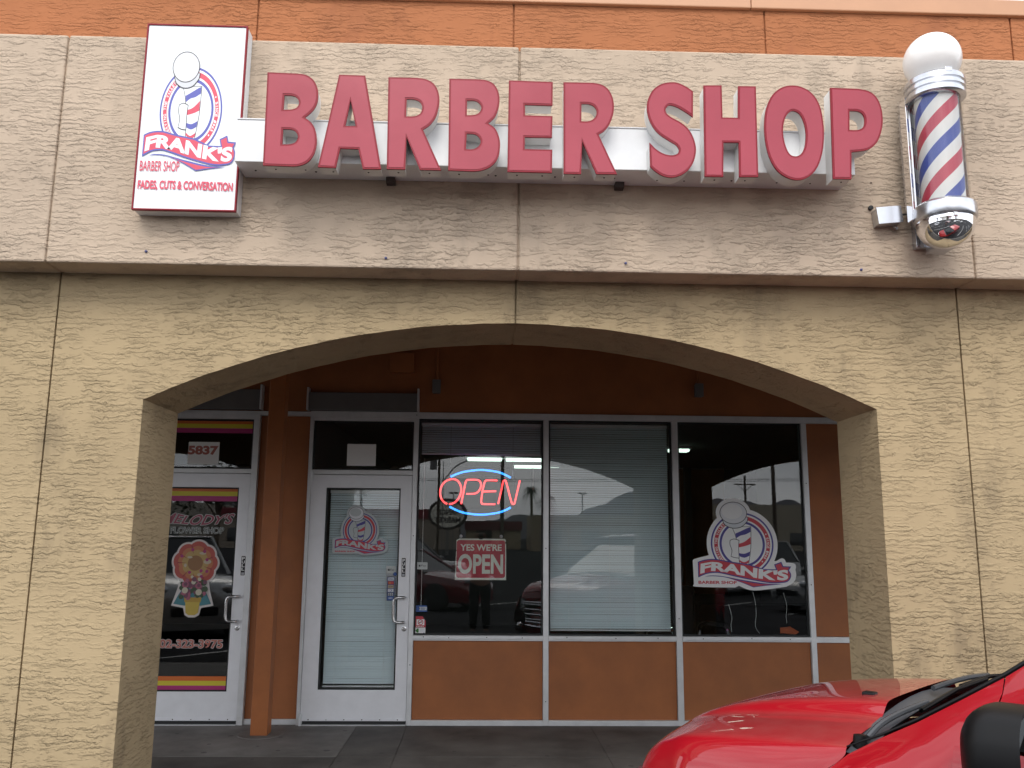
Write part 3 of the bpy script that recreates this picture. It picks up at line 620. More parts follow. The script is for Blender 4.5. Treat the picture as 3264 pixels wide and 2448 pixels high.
def logo(D, ox, oz, sx, sz, red, blue, backing=True, wht=None, words=True):
    """barber shop emblem: ring with lettering, a striped barber pole, the shop name and a swoosh. Drawn in a 1854-wide frame."""
    wht = wht or I_W
    X = lambda p: (ox + (p[0] - 903) * sx, oz - (p[1] - 850) * sz)
    def poly(pts, m, sm=False):
        if sm: pts = smooth_loop([(p[0], p[1], p[2] if len(p) > 2 else 0) for p in pts], 5)
        D.poly([X(p) for p in pts], m)
    def disc(cx, cy, r, m, ry=None, n=56): poly([(cx + r * math.cos(2 * math.pi * i / n), cy + (ry or r) * math.sin(2 * math.pi * i / n)) for i in range(n)], m)
    def text(body, x0, x1, yb, yt, m, bold=0, grow=0, warp=None, spacing=1.0, shear=0.0):
        a, b = X((x0, yb)), X((x1, yt)); D.text(body, a[0], b[0], a[1], b[1], m, bold, grow, shear, spacing, warp)
    if backing:
        disc(903, 850, 552, wht); disc(780, 368, 272, wht, 232)
        poly([(130, 1120, 1), (160, 1085), (385, 1025, 1), (1420, 1110, 1), (1500, 1068), (1550, 1080), (1572, 1130, 1), (1690, 1140), (1725, 1180), (1715, 1240, 1), (1722, 1330), (1680, 1430), (1560, 1500, 1), (1060, 1560), (830, 1490, 1), (770, 1518, 1), (180, 1510), (138, 1470, 1)], wht, True)
    for r, m in ((488, blue), (463, wht), (436, red), (378, wht), (353, blue), (318, wht)): disc(903, 850, r, m)
    # words round the ring
    def arc_text(body, a0, a1, r, m, flip=False):
        n = len(body)
        for i, chh in enumerate(body):
            if chh == ' ': continue
            a = rad(a0 + (a1 - a0) * (i + .5) / n); cx, cy = 903 + r * math.cos(a), 850 + r * math.sin(a)
            wv = abs(rad(a1 - a0)) * r / n * .40; hv = 20
            if chh == '.': disc(cx, cy, 11, m); continue
            if chh == 'I': wv *= .3
            def wp(t, k, cx=cx, cy=cy, a=a, wv=wv):
                u_ = (t * 2 - 1) * wv; v_ = (k * 2 - 1) * hv
                return X((cx - u_ * math.sin(a) + v_ * math.cos(a), cy + u_ * math.cos(a) + v_ * math.sin(a)))
            text(chh, 0, 1, 0, 1, m, .03, 0, wp)
    if words:
        D.hold = True; arc_text('SERVING THE VALLEY', 139, 229, 407, wht)
        arc_text('. SINCE 1965 .', -25, 44, 405, wht); D.hold = False; D.up()
    # towel and striped pole (plain emblem of a barber pole)
    out = lambda pts, m, k=9, sm=True: (poly(pts, I_K, sm), poly([(c_[0] + (p[0] - c_[0]) * 1, p[1]) for p in pts for c_ in [(0, 0)]], m, sm))
    body = [(748, 585, 1), (1052, 575, 1), (1040, 900), (990, 1195, 1), (850, 1190, 1), (810, 780)]
    poly(body, I_K, True)
    cxm = 905; ins = [(758, 590, 1), (1043, 582, 1), (1031, 900), (983, 1187, 1), (858, 1182, 1), (819, 780)]
    poly(ins, wht, True)
    poly([(800, 690, 1), (880, 655), (985, 605, 1), (1040, 585, 1), (1040, 660, 1), (960, 700), (880, 720), (816, 760, 1)], blue, True)
    poly([(1036, 740, 1), (1034, 850, 1), (950, 880), (838, 905, 1), (828, 850, 1), (930, 820)], red, True)
    poly([(848, 990, 1), (930, 1000), (1020, 965, 1), (1010, 1030, 1), (930, 1060), (855, 1040, 1)], blue, True)
    poly([(852, 1095, 1), (920, 1130), (1000, 1095, 1), (990, 1140, 1), (920, 1165), (852, 1125, 1)], red, True)
    tw = [(712, 790, 1), (780, 768), (860, 790, 1), (850, 900), (852, 1072, 1), (780, 1065), (718, 1045, 1), (735, 950), (708, 860)]
    poly(tw, I_K, True); poly([(720, 797, 1), (780, 777), (851, 798, 1), (841, 900), (843, 1062, 1), (780, 1055), (727, 1038, 1), (744, 950), (717, 860)], wht, True)
    # collar and globe
    poly([(600, 470, 1), (640, 560), (760, 610), (900, 590), (1000, 500, 1), (1010, 430, 1)], I_K, True)
    poly([(612, 475, 1), (650, 552), (762, 599), (895, 580), (990, 495, 1), (1000, 435, 1)], I_G, True)
    disc(780, 368, 214, I_K, 175); disc(780, 368, 204, I_LG, 165); disc(760, 345, 160, wht, 118)
    # name panel
    pan = [(205, 1130, 1), (290, 1100), (400, 1084), (505, 1085, 1), (700, 1120, 1), (1000, 1160, 1), (1220, 1232, 1), (1410, 1235, 1), (1385, 1160, 1), (1500, 1118, 1), (1525, 1185, 1), (1648, 1190, 1), (1612, 1250, 1), (1642, 1310), (1625, 1380), (1560, 1432), (1400, 1450, 1), (1250, 1440), (900, 1378), (600, 1312), (480, 1296), (340, 1312), (205, 1368, 1)]
    lp_ = smooth_loop([(p[0], p[1], p[2] if len(p) > 2 else 0) for p in pan], 5)
    poly(lp_, blue); poly(inset(lp_, 17), red)
    bz = [(228, 1330), (420, 1278), (640, 1298), (880, 1346), (1130, 1388), (1380, 1420), (1640, 1412)]; tp = [(228, 1140), (420, 1106), (640, 1126), (880, 1160), (1130, 1205), (1380, 1238), (1640, 1212)]
    def it(L_, x):
        for i in range(len(L_) - 1):
            if x <= L_[i + 1][0] or i == len(L_) - 2:
                t = (x - L_[i][0]) / (L_[i + 1][0] - L_[i][0]); return L_[i][1] + (L_[i + 1][1] - L_[i][1]) * t
    def wp(t, k):
        x = 242 + (1598 - 242) * t; b_, t_ = it(bz, x) - 12, it(tp, x) + 14; return X((x + (k - .5) * 12, b_ + (t_ - b_) * k))
    text("FRANK'S", 0, 1, 0, 1, wht, .048, .0, wp)
    # swoosh
    poly([(300, 1358, 1), (380, 1338), (500, 1338), (620, 1352), (900, 1402), (1250, 1452), (1510, 1460, 1), (1380, 1474), (1240, 1488), (1050, 1512, 1), (840, 1430), (640, 1368), (500, 1350), (380, 1348)], blue, True)
    poly([(660, 1370, 1), (900, 1420), (1200, 1464), (1400, 1466, 1), (1220, 1480), (1052, 1500, 1), (850, 1424)], red, True)

# logo cabinet sign
T = thing('logo_sign', 'white cabinet sign with a barber pole emblem and red trim, left of the red letters', 'shop sign', (-1.45, 4.05, 3.12))
cb = MB(); cb.box(-1.693, -1.203, 4.024, YF - .001, 3.121, 4.086); cb.build('cabinet', M_WHITE, T, bevel=.003)
tr = MB(); tr.prism([[(-1.697, 3.117), (-1.203, 3.117), (-1.203, 4.090), (-1.697, 4.090)], [(-1.689, 3.125), (-1.211, 3.125), (-1.211, 4.082), (-1.689, 4.082)]], 4.003, 4.0235); tr.build('trim', M_SRED, T, bevel=.002)
fc = MB(); fc.box(-1.6885, -1.2115, 4.008, 4.022, 3.1255, 4.0815); fo = fc.build('face', M_ACRY, T)
D = Print(4.0072); logo(D, -1.452, 3.632, .000309, .000474, I_RL, I_BL, False, M_ACRY)
D.text('BARBER SHOP', -1.674, -1.486, 3.314, 3.366, I_RL, .008)
D.text('FADES, CUTS & CONVERSATION', 0, 0, 0, 0, I_RL, .035, warp=lambda t, k: (-1.676 + .452 * t, 3.214 + .052 * k - .004 * t + .003 * math.sin(3 * t)))
D.build('printed_emblem', fo)

# ================================================================== BARBER POLE
PX, PY = 2.186, 3.885
T = thing('barber_pole', 'wall mounted barber pole with white globe, red white and blue stripes and chrome dome', 'barber pole', (PX, YF, 2.96))
b = MB(); b.sphere((PX, PY, 3.925), .134, nu=40, nv=24); b.build('globe', mat('opal_globe', (.84, .82, .79), .18), T)
b = MB(); b.lathe([(.075, 3.835), (.100, 3.828), (.120, 3.815), (.134, 3.806), (.139, 3.795), (.139, 3.778), (.131, 3.774), (.131, 3.766), (.138, 3.762), (.138, 3.748), (.130, 3.744), (.130, 3.736), (.136, 3.732), (.136, 3.715), (.126, 3.708), (.112, 3.706)], (PX, PY, 0), n=64); b.build('top_collar', M_BALU, T, sharp=30)
b = MB(); b.box(PX - .018, PX + .018, PY - .139, PY - .128, 3.792, 3.818); b.build('collar_latch', M_BALU, T, bevel=.004)
# striped drum: material with a helix
m = bpy.data.materials.new('pole_stripes'); m.use_nodes = True; t = m.node_tree; bs = t.nodes['Principled BSDF']; bs.inputs['Roughness'].default_value = .4
tc = N(t, 'ShaderNodeTexCoord'); sx = N(t, 'ShaderNodeSeparateXYZ'); at2 = N(t, 'ShaderNodeMath', operation='ARCTAN2'); t.links.new(tc.outputs['Object'], sx.inputs[0])
dv = N(t, 'ShaderNodeMath', operation='SUBTRACT'); dv.inputs[1].default_value = PY - YF; t.links.new(sx.outputs['Y'], dv.inputs[0])
t.links.new(sx.outputs['X'], at2.inputs[0]); t.links.new(dv.outputs[0], at2.inputs[1])
a1 = N(t, 'ShaderNodeMath', operation='MULTIPLY'); a1.inputs[1].default_value = 2 / (2 * math.pi); t.links.new(at2.outputs[0], a1.inputs[0])
a2 = N(t, 'ShaderNodeMath', operation='MULTIPLY_ADD'); a2.inputs[1].default_value = 1 / .29; t.links.new(sx.outputs['Z'], a2.inputs[0]); t.links.new(a1.outputs[0], a2.inputs[2])
a25 = N(t, 'ShaderNodeMath', operation='ADD'); a25.inputs[1].default_value = .08; t.links.new(a2.outputs[0], a25.inputs[0])
a3 = N(t, 'ShaderNodeMath', operation='FRACT'); t.links.new(a25.outputs[0], a3.inputs[0])
cr = N(t, 'ShaderNodeValToRGB'); cr.color_ramp.interpolation = 'CONSTANT'; e = cr.color_ramp.elements
e[0].position = 0; e[0].color = (.86, .86, .81, 1); e[1].position = .25; e[1].color = (.56, .05, .09, 1)
q = e.new(.5); q.color = (.86, .86, .81, 1); q = e.new(.75); q.color = (.06, .10, .40, 1)
t.links.new(a3.outputs[0], cr.inputs[0]); t.links.new(cr.outputs[0], bs.inputs['Base Color'])
b = MB(); b.lathe([(.097, 3.17), (.097, 3.715)], (PX, PY, 0), n=64); b.build('striped_drum', m, T)
b = MB(); b.lathe([(.110, 3.172), (.110, 3.712)], (PX, PY, 0), n=64); b.f = [f for f in b.f if len(f) == 4]; b.m = b.m[:len(b.f)]; b.sm = b.sm[:len(b.f)]; b.build('glass_sleeve', glass('pole_glass', (.985, .985, .985), .8), T)
b = MB(); b.lathe([(.105, 3.176), (.120, 3.176), (.130, 3.168), (.139, 3.160), (.141, 3.145), (.141, 3.102), (.137, 3.094), (.128, 3.092)], (PX, PY, 0), n=64); b.build('bottom_collar', M_BALU, T, sharp=30)
b = MB(); b.lathe([(.129, 3.093), (.132, 3.083)] + [(.130 * math.cos(a * math.pi / 24), 3.075 - .112 * math.sin(a * math.pi / 24)) for a in range(0, 13)], (PX, PY, 0), n=64); b.build('dome', M_CHROME, T, sharp=50)
b = MB(); b.box(PX - .030, PX - .014, PY - .1365, PY - .127, 3.073, 3.090); b.build('dome_clip', M_STEEL, T, bevel=.002)
b = MB(); b.box(PX - .108, PX + .108, 3.950, 4.054, 3.172, 3.72); b.build('housing', M_BALU, T, bevel=.01)
b = MB(); b.box(PX - .06, PX + .06, 4.055, YF - .001, 3.02, 3.80)
b.build('back_plate', M_BALU, T, bevel=.004)
for s in (-1, 1):
    b = MB(); b.box(PX + s * .122 - .007, PX + s * .122 + .007, 3.93, 3.99, 3.12, 3.76); b.build('side_rail', M_CHROME, T, bevel=.003)
b = MB(); b.box(PX - .016, PX + .075, 3.93, 4.054, 2.985, 3.065); b.build('foot_bracket', M_BALU, T, bevel=.004)
b = MB(); b.box(PX - .10, PX + .10, 3.93, 4.054, 3.735, 3.775); b.build('top_bracket', M_BALU, T, bevel=.003)
# junction box and conduit beside it
T = thing('junction_box', 'small shiny metal junction box joined by a cable to the barber pole', 'electrical box', (1.99, YF, 3.12))
def rot(b, cx, cz, a):
    b.v = [(cx + (p[0] - cx) * math.cos(a) - (p[2] - cz) * math.sin(a), p[1], cz + (p[0] - cx) * math.sin(a) + (p[2] - cz) * math.cos(a)) for p in b.v]; return b
b = rot(MB().box(1.932, 2.052, 4.035, YF - .001, 3.138, 3.220), 1.99, 3.18, rad(6)); b.build('box_body', mat('galvanised', (.60, .60, .60), .35, metal=.8, var=.1), T, bevel=.003)
b = rot(MB().box(1.929, 2.055, 4.029, 4.0345, 3.135, 3.223), 1.99, 3.18, rad(6)); b.build('cover_plate', M_BALU, T, bevel=.002)
b = MB(); b.tube(curve_pts([(2.045, 4.06, 3.190), (2.08, 4.058, 3.193), (2.12, 4.05, 3.202), (2.16, 4.03, 3.215)], 5), .0055, 8); b.build('cable', M_GASKET, T)
b = MB(); b.tube([(2.03, 4.075, 3.13), (2.036, 4.06, 3.12)], .008); b.build('cable_clamp', M_STEEL, T)
b = MB(); b.lathe([(0, 4.08), (.012, 4.082), (.012, 4.096)], (1.925, 0, 3.236), 'y', 8); b.build('knockout_plug', M_GASKET, T)

# ================================================================== NEON SIGN
YN = 7.945
T = thing('neon_sign', 'red and blue neon tube sign reading OPEN, lit behind the shop window', 'neon sign', (-.02, YN, 1.79))
N_RED = mat('neon_red', (.9, .1, .1), .3, emit=(1.0, .055, .06), es=1.5); N_BLUE = mat('neon_blue', (.1, .3, .9), .3, emit=(.02, .24, 1.0), es=1.5)
def tube(pts, m, name, r=.0075, sub=5, k=True):
    b = MB(); b.tube([(p[0], YN, p[1]) for p in (curve_pts(pts, sub) if k else pts)], r, 8); return b.build(name, m, T)
tube([(-.296, 2.131), (-.230, 2.160), (-.153, 2.181), (-.015, 2.196), (.124, 2.180), (.190, 2.158), (.250, 2.128)], N_BLUE, 'upper_arc', .0085)
tube([(-.301, 1.862), (-.230, 1.828), (-.147, 1.804), (-.009, 1.793), (.128, 1.810), (.200, 1.833), (.252, 1.860)], N_BLUE, 'lower_arc', .0085)
tube([(-.322, 1.886), (-.352, 1.903), (-.377, 1.937), (-.388, 1.986), (-.379, 2.038), (-.348, 2.084), (-.295, 2.108), (-.242, 2.103), (-.210, 2.067), (-.198, 2.015), (-.208, 1.961), (-.239, 1.913), (-.275, 1.890), (-.305, 1.886)], N_RED, 'letter')
tube([(-.196, 1.886), (-.181, 1.967), (-.160, 2.080), (-.150, 2.098), (-.135, 2.105), (-.056, 2.105), (-.028, 2.090), (-.019, 2.055), (-.030, 2.018), (-.055, 1.990), (-.085, 1.980), (-.150, 1.978)], N_RED, 'letter')
tube([(.128, 2.102), (.040, 2.103), (.018, 2.093), (.008, 2.065), (-.004, 2.010), (-.015, 1.920), (-.010, 1.895), (.010, 1.888), (.112, 1.888)], N_RED, 'letter')
tube([(-.002, 2.001), (.118, 2.005)], N_RED, 'letter_bar')
tube([(.138, 1.891), (.165, 2.010), (.180, 2.085), (.192, 2.103), (.206, 2.095), (.220, 2.050), (.255, 1.920), (.268, 1.893), (.282, 1.893), (.292, 1.920), (.333, 2.104)], N_RED, 'letter')
b = MB()
for x, z in ((-.28, 2.138), (.235, 2.136), (-.28, 1.855), (.235, 1.853), (-.372, 1.93), (.30, 1.95)): b.tube([(x, YN + .004, z), (x, YN + .028, z)], .004, 6)
b.tube([(-.34, YN + .03, 2.14), (.29, YN + .03, 2.14)], .004, 6); b.tube([(-.34, YN + .03, 1.85), (.29, YN + .03, 1.85)], .004, 6); b.tube([(-.34, YN + .03, 1.85), (-.34, YN + .03, 2.14)], .004, 6); b.tube([(.29, YN + .03, 1.85), (.29, YN + .03, 2.14)], .004, 6)
b.build('support_frame', M_GASKET, T)
b = MB()
b.tube([(-.30, YN + .03, 2.14), (-.30, YN + .03, 2.60)], .0012, 5); b.build('hanging_chain', M_STEEL, T)
b = MB(); b.tube([(.27, YN + .03, 2.14), (.27, YN + .03, 2.60)], .0012, 5); b.build('hanging_chain', M_STEEL, T)
for x, z0, z1, lab in ((-.535, .97, 2.30, 'pale wand cord of the raised blind at the left edge of the neon window'), (.455, 2.02, 2.32, 'pale cord of the raised blind right of the neon sign')):
    b = MB(); b.tube([(x, 7.96, z0), (x, 7.96, z1)], .0022, 6); tag(b.build('blind_cord', M_PAPER), lab, 'cord')

# ================================================================== STICKERS AND PAPERS
def sticker(D, name, label, cat, group=None): return tag(D.build(name), label, cat, group)
YO = 7.8955                                  # just outside the glass
# hung sign
I_SR = ink('sign_red', (.50, .018, .045), .4); I_SW = ink('sign_cream', (.84, .86, .78), .5)
T = thing('hanging_sign', 'red and white plastic sign saying YES WE\'RE OPEN, hung below the neon sign', 'sign', (-.01, 7.94, 1.218))
b = MB(); b.prism([[(-.240, 1.218), (.216, 1.218), (.214, 1.535), (.203, 1.540), (.203, 1.552), (.214, 1.557), (.211, 1.570), (.200, 1.580), (.010, 1.580), (-.005, 1.573), (-.020, 1.573), (-.035, 1.580), (-.205, 1.580), (-.232, 1.566), (-.232, 1.480), (-.226, 1.474), (-.234, 1.466)]], 7.940, 7.943); pl = b.build('plate', I_SW, T)
D = Print(7.9394)
def rrect(x0, x1, z0, z1, r, n=6):
    o = []
    for cx, cz, a0 in ((x1 - r, z0 + r, -90), (x1 - r, z1 - r, 0), (x0 + r, z1 - r, 90), (x0 + r, z0 + r, 180)):
        for i in range(n + 1): a = rad(a0 + 90 * i / n); o.append((cx + r * math.cos(a), cz + r * math.sin(a)))
    return o
D.poly(rrect(-.229, .206, 1.236, 1.566, .022), I_SR)
D.text("YES WE'RE", -.197, .174, 1.472, 1.533, I_SW, .028); D.text('OPEN', -.214, .188, 1.270, 1.444, I_SW, .032)
D.build('printed_words', pl)
for x in (-.192, .168):
    b = MB(); b.lathe([(0, 0), (.013, .003), (.015, .008), (0, .010)], (x, 7.925, 1.600), 'y', 14); b.tube([(x, 7.932, 1.598), (x + .002, 7.935, 1.572)], .0018, 6); b.build('suction_cup', mat('clear_plastic', (.5, .5, .5), .2), T)
# emblem sticker on the right-hand window and on the door
D = Print(YO); logo(D, 2.338, 1.552, .000584, .000573, I_R, I_B); D.text('BARBER SHOP', 1.931, 2.276, 1.200, 1.227, I_R, .03)
sticker(D, 'emblem_decal', 'large white barber pole emblem sticker in the rightmost shop window', 'window sticker')
I_GT = glass('clear_vinyl', (.80, .84, .84), 1.0)
D = Print(YO); logo(D, -1.089, 1.645, .000311, .000311, I_R, I_B, True, ink('ink_white_faded', (.46, .50, .51)), False); D.text('BARBER SHOP', -1.302, -1.125, 1.453, 1.466, I_R, .03)
sticker(D, 'emblem_decal', 'smaller faded barber pole emblem sticker on the barber shop door glass', 'window sticker')
# papers
D = Print(YO); D.rect(-1.231, -.972, 2.217, 2.414, M_PAPER)
sticker(D, 'paper_sheet', 'blank white paper taped in the glass above the barber shop door', 'paper')
I_SAL = ink('ink_salmon', (.40, .12, .09)); I_OUT = ink('ink_cream_outline', (.62, .58, .56)); I_OR = ink('ink_orange', (.60, .135, .02)); I_YE = ink('ink_yellow', (.62, .52, .03)); I_MA = ink('ink_magenta', (.42, .025, .17))
D = Print(YO); D.rect(-2.650, -2.375, 2.214, 2.416, M_PAPER); D.text('5837', -2.652, -2.383, 2.300, 2.382, I_SAL, .05)
sticker(D, 'house_number', 'white paper with the number 5837 above the flower shop door', 'house number')
for (z3, z2, z1, z0, xa, xb, lab) in ((2.606, 2.581, 2.542, 2.498, -2.972, -2.088, 'orange yellow and magenta stripes across the glass above the flower shop door'), (1.998, 1.974, 1.934, 1.888, -2.833, -2.183, 'orange yellow and magenta stripes at the top of the flower shop door'), (.395, .357, .318, .284, -2.833, -2.183, 'orange yellow and magenta stripes at the bottom of the flower shop door')):
    D = Print(YO); D.rect(xa, xb, z2, z3, I_OR); D.rect(xa, xb, z1, z2, I_YE); D.rect(xa, xb, z0, z1, I_MA)
    sticker(D, 'stripe_decal', lab, 'window sticker', 'striped bands on the flower shop glass')
I_PK = ink('ink_dusty_pink', (.32, .075, .115)); I_GK = ink('ink_green_grey', (.09, .11, .105)); I_OG = ink('ink_grey_outline', (.46, .48, .47))
D = Print(YO)
def mw(t, k):
    x = -2.835 + t * (-2.205 + 2.835) + (k - .5) * .012; z = 1.683 + .006 * math.sin(t * 9) + k * (.088 + .010 * math.sin(t * 14)) ; return (x, z)
D.text("MELODY'S", 0, 1, 0, 1, I_OG, .02, .036, .3, warp=mw); D.text("MELODY'S", 0, 1, 0, 1, I_PK, .02, 0, .3, warp=mw)
D.text('FLOWER SHOP', -2.755, -2.288, 1.603, 1.660, I_OG, .02, .03); D.text('FLOWER SHOP', -2.755, -2.288, 1.603, 1.660, I_GK, .0, 0)
sticker(D, 'shop_name_lettering', 'pink and grey lettering naming a flower shop on the left door', 'lettering')
D = Print(YO); D.text('602-323-3975', -2.826, -2.236, .627, .700, I_OUT, .03, .036); D.text('602-323-3975', -2.826, -2.236, .627, .700, I_SAL, .03)
sticker(D, 'phone_number_lettering', 'salmon phone number 602-323-3975 low on the flower shop door', 'lettering')
# flower pot decal
FCX, FCZ = -2.515, 1.348
D = Print(YO); ptl = []
for (ang, r_, d_) in [(80, .085, .105), (38, .075, .115), (0, .078, .115), (-40, .078, .115), (-78, .062, .12), (-112, .062, .12), (-150, .080, .112), (172, .085, .108), (130, .082, .108)]: ptl.append((FCX + d_ * math.cos(rad(ang)), FCZ + d_ * math.sin(rad(ang)), r_))
for x, z, r_ in ptl: D.disc(x, z, r_ + .017, I_OUT, n=28)
D.disc(FCX, FCZ - .15, .10, I_OUT)
D.poly([(-2.625, 1.245), (-2.40, 1.245), (-2.37, 1.10), (-2.335, .985), (-2.44, .965), (-2.455, .905), (-2.49, .885), (-2.545, .885), (-2.580, .905), (-2.595, .965), (-2.70, .985), (-2.665, 1.10)], I_OUT)
I_F1 = ink('ink_petal_red', (.44, .075, .055)); I_F2 = ink('ink_petal_orange', (.48, .17, .07)); I_FY = ink('ink_petal_yellow', (.45, .30, .10)); I_BR = ink('ink_brown', (.27, .13, .045)); I_DP = ink('ink_dot_pink', (.36, .03, .16)); I_TE = ink('ink_teal', (.05, .20, .24)); I_YP = ink('ink_pot_yellow', (.52, .38, .06)); I_YS = ink('ink_pot_rim', (.44, .28, .04)); I_LF = ink('ink_leaf', (.035, .07, .03)); I_RO = ink('ink_rose', (.36, .10, .16)); I_MV = ink('ink_mauve', (.16, .055, .095)); I_CR = ink('ink_cream', (.56, .52, .40))
for i, (x, z, r_) in enumerate(ptl): D.disc(x, z, r_, I_F1, n=28)
for i, (x, z, r_) in enumerate(ptl): D.disc(FCX + (x - FCX) * .80, FCZ + (z - FCZ) * .80, r_ * .78, I_F2, n=24)
for i, (x, z, r_) in enumerate(ptl): D.disc(FCX + (x - FCX) * .60, FCZ + (z - FCZ) * .60, r_ * .62, I_FY, n=22)
for q in range(9):
    a_ = rad([59, 19, -20, -59, -95, -131, 179, 151, 105][q]); D.stroke([(FCX + .085 * math.cos(a_), FCZ + .085 * math.sin(a_)), (FCX + .155 * math.cos(a_), FCZ + .155 * math.sin(a_))], [.002, .010], ink('ink_petal_seam', (.26, .035, .04)))
D.disc(FCX, FCZ, .066, I_BR, n=30)
I_PB2 = ink('ink_petal_blotch', (.50, .42, .30))
for dx, dz, w_, h_ in ((.06, .085, .030, .012), (.105, .012, .034, .020), (.045, -.10, .022, .014), (-.05, .05, .022, .010), (-.085, -.02, .012, .016)): D.disc(FCX + dx, FCZ + dz, w_, I_PB2, h_, 14)
for dx, dz in ((-.03, .115), (.075, .10), (.10, .03), (-.045, -.08), (.055, -.065), (.105, -.07), (.06, -.115), (-.12, .06)): D.disc(FCX + dx, FCZ + dz, .014, I_DP, n=14)
D.poly([(-2.60, 1.14), (-2.43, 1.14), (-2.395, 1.08), (-2.355, 1.0), (-2.44, .985), (-2.59, .985), (-2.68, 1.0), (-2.64, 1.08)], I_TE)
D.poly([(-2.580, 1.040), (-2.450, 1.040), (-2.462, .925), (-2.49, .905), (-2.545, .905), (-2.570, .925)], I_YP); D.poly([(-2.592, 1.055), (-2.440, 1.055), (-2.445, 1.015), (-2.585, 1.015)], I_YS)
rg = random.Random(3)
for k in range(60): D.disc(-2.516 + rg.uniform(-.105, .105), 1.125 + rg.uniform(-.075, .075), rg.uniform(.010, .026), [I_LF, I_MV, I_LF, I_RO, I_MV][k % 5], n=9)
for x, z, r_, mm in ((-2.585, 1.165, .03, I_RO), (-2.585, 1.115, .026, I_CR), (-2.47, 1.155, .028, I_RO), (-2.465, 1.10, .027, I_CR), (-2.515, 1.185, .019, I_CR), (-2.53, 1.23, .013, I_CR), (-2.465, 1.21, .016, I_CR), (-2.51, 1.21, .02, I_MV)):
    D.disc(x, z, r_, mm, n=18); D.disc(x + .003, z + .003, r_ * .55, mm if mm is not I_RO else I_MV, n=12)
sticker(D, 'flower_decal', 'orange flower and yellow pot of roses sticker on the flower shop door', 'window sticker')
# pull labels
for x0, x1, z0, z1, lab in ((-.713, -.669, 1.238, 1.412, 'black and white PULL label on the barber shop door'), (-2.116, -2.070, 1.240, 1.418, 'black and white PULL label on the flower shop door')):
    x0 -= .0; D = Print(7.8695); D.poly(rrect(x0, x1, z0, z1, .008), I_W); D.poly(rrect(x0 + .005, x1 - .005, z0 + .006, z1 - .006, .006), I_K)
    H_ = z1 - z0
    for i, ch in enumerate('PULL'): D.text(ch, x0 + .010, x1 - .010, z1 - .014 - (i + 1) * .0305 + .005, z1 - .014 - i * .0305, I_W, .03)
    for i in range(3): D.rect(x0 + .010, x1 - .010, z0 + .012 + i * .007, z0 + .016 + i * .007, I_G)
    sticker(D, 'pull_label', lab, 'label', 'pull labels on the doors')
# payment stickers
I_PB = ink('ink_pay_grey', (.50, .53, .52)); I_NB = ink('ink_navy', (.03, .06, .20)); I_MB = ink('ink_mid_blue', (.03, .10, .35))
def pay(D, x0, x1, z0, z1):
    D.poly(rrect(x0, x1, z0, z1, .007), I_PB); w_, h_ = x1 - x0, z1 - z0
    ax, az = x0 + w_ * .28, z0 + h_ * .50; s = h_ * .13
    D.disc(ax - s * .35, az, s * .75, I_K, s * .95, 16); D.disc(ax + s * .35, az, s * .75, I_K, s * .95, 16); D.disc(ax + s * 1.15, az + s * .15, s * .42, I_PB, n=12); D.poly([(ax - s * .05, az + s), (ax + s * .5, az + s * 1.15), (ax + s * .5, az + s * 1.7), (ax + s * .05, az + s * 1.5)], I_K)
    D.text('Pay', x0 + w_ * .42, x0 + w_ * .86, z0 + h_ * .33, z0 + h_ * .66, I_K, 0)
D = Print(YO); pay(D, -.578, -.482, 1.308, 1.370); sticker(D, 'payment_sticker', 'grey phone payment sticker at the left edge of the window with the neon sign', 'sticker')
D = Print(YO); pay(D, -.846, -.762, 1.268, 1.335); D.disc(-.766, 1.266, .017, I_NB, n=24); D.disc(-.766, 1.266, .012, I_MB, n=20); D.rect(-.84, -.79, 1.256, 1.262, I_G)
sticker(D, 'payment_sticker', 'grey phone payment sticker with a round blue seal on the door glass', 'sticker')
D = Print(YO); D.rect(-.833, -.768, 1.037, 1.240, I_NB); hh = .203 / 6.2
for i, (c1, word, tc_) in enumerate(((I_G, 'VISA', I_NB), (ink('ink_card_red', (.42, .05, .02)), '', None), (ink('ink_card_cream', (.45, .36, .24)), 'DISCOVER', I_K), (I_G, '', None), (I_K, '', None), (I_MB, 'AMEX', I_G))):
    z1 = 1.236 - i * hh; z0 = z1 - hh * .82; D.rect(-.826, -.775, z0, z1, c1)
    if word: D.text(word, -.820, -.781, z0 + hh * .22, z0 + hh * .60, tc_, .02)
    if i == 1: D.disc(-.806, (z0 + z1) / 2, .010, ink('ink_card_orange', (.55, .22, .03)), n=18); D.disc(-.795, (z0 + z1) / 2, .010, I_R, n=18)
    if i == 3: D.disc(-.800, (z0 + z1) / 2, .009, I_MB, n=18); D.disc(-.802, (z0 + z1) / 2, .006, I_W, n=14)
    if i == 4:
        for a_ in range(3):
            for b_ in range(2): D.rect(-.822 + a_ * .016, -.811 + a_ * .016, z0 + .003 + b_ * .012, z0 + .011 + b_ * .012, I_G)
sticker(D, 'card_sticker', 'tall strip of payment card logos above the handle of the barber shop door', 'sticker')
D = Print(YO); D.rect(-.580, -.476, .944, .998, I_MB); D.rect(-.576, -.480, .957, .986, I_PB); D.disc(-.560, .971, .019, I_NB, n=22); D.disc(-.560, .971, .012, I_MB, n=18)
for i, xx in enumerate((.028, .022)): D.rect(-.532, -.488 - i * .008, .974 - i * .010, .979 - i * .010, I_NB)
sticker(D, 'alarm_sticker', 'blue and grey security sticker above the no smoking sticker', 'sticker')
D = Print(YO); D.poly([(-.578, .812), (-.486, .812), (-.486, .868), (-.500, .880), (-.515, .905), (-.578, .905)], I_R); D.rect(-.566, -.497, .830, .880, I_W)
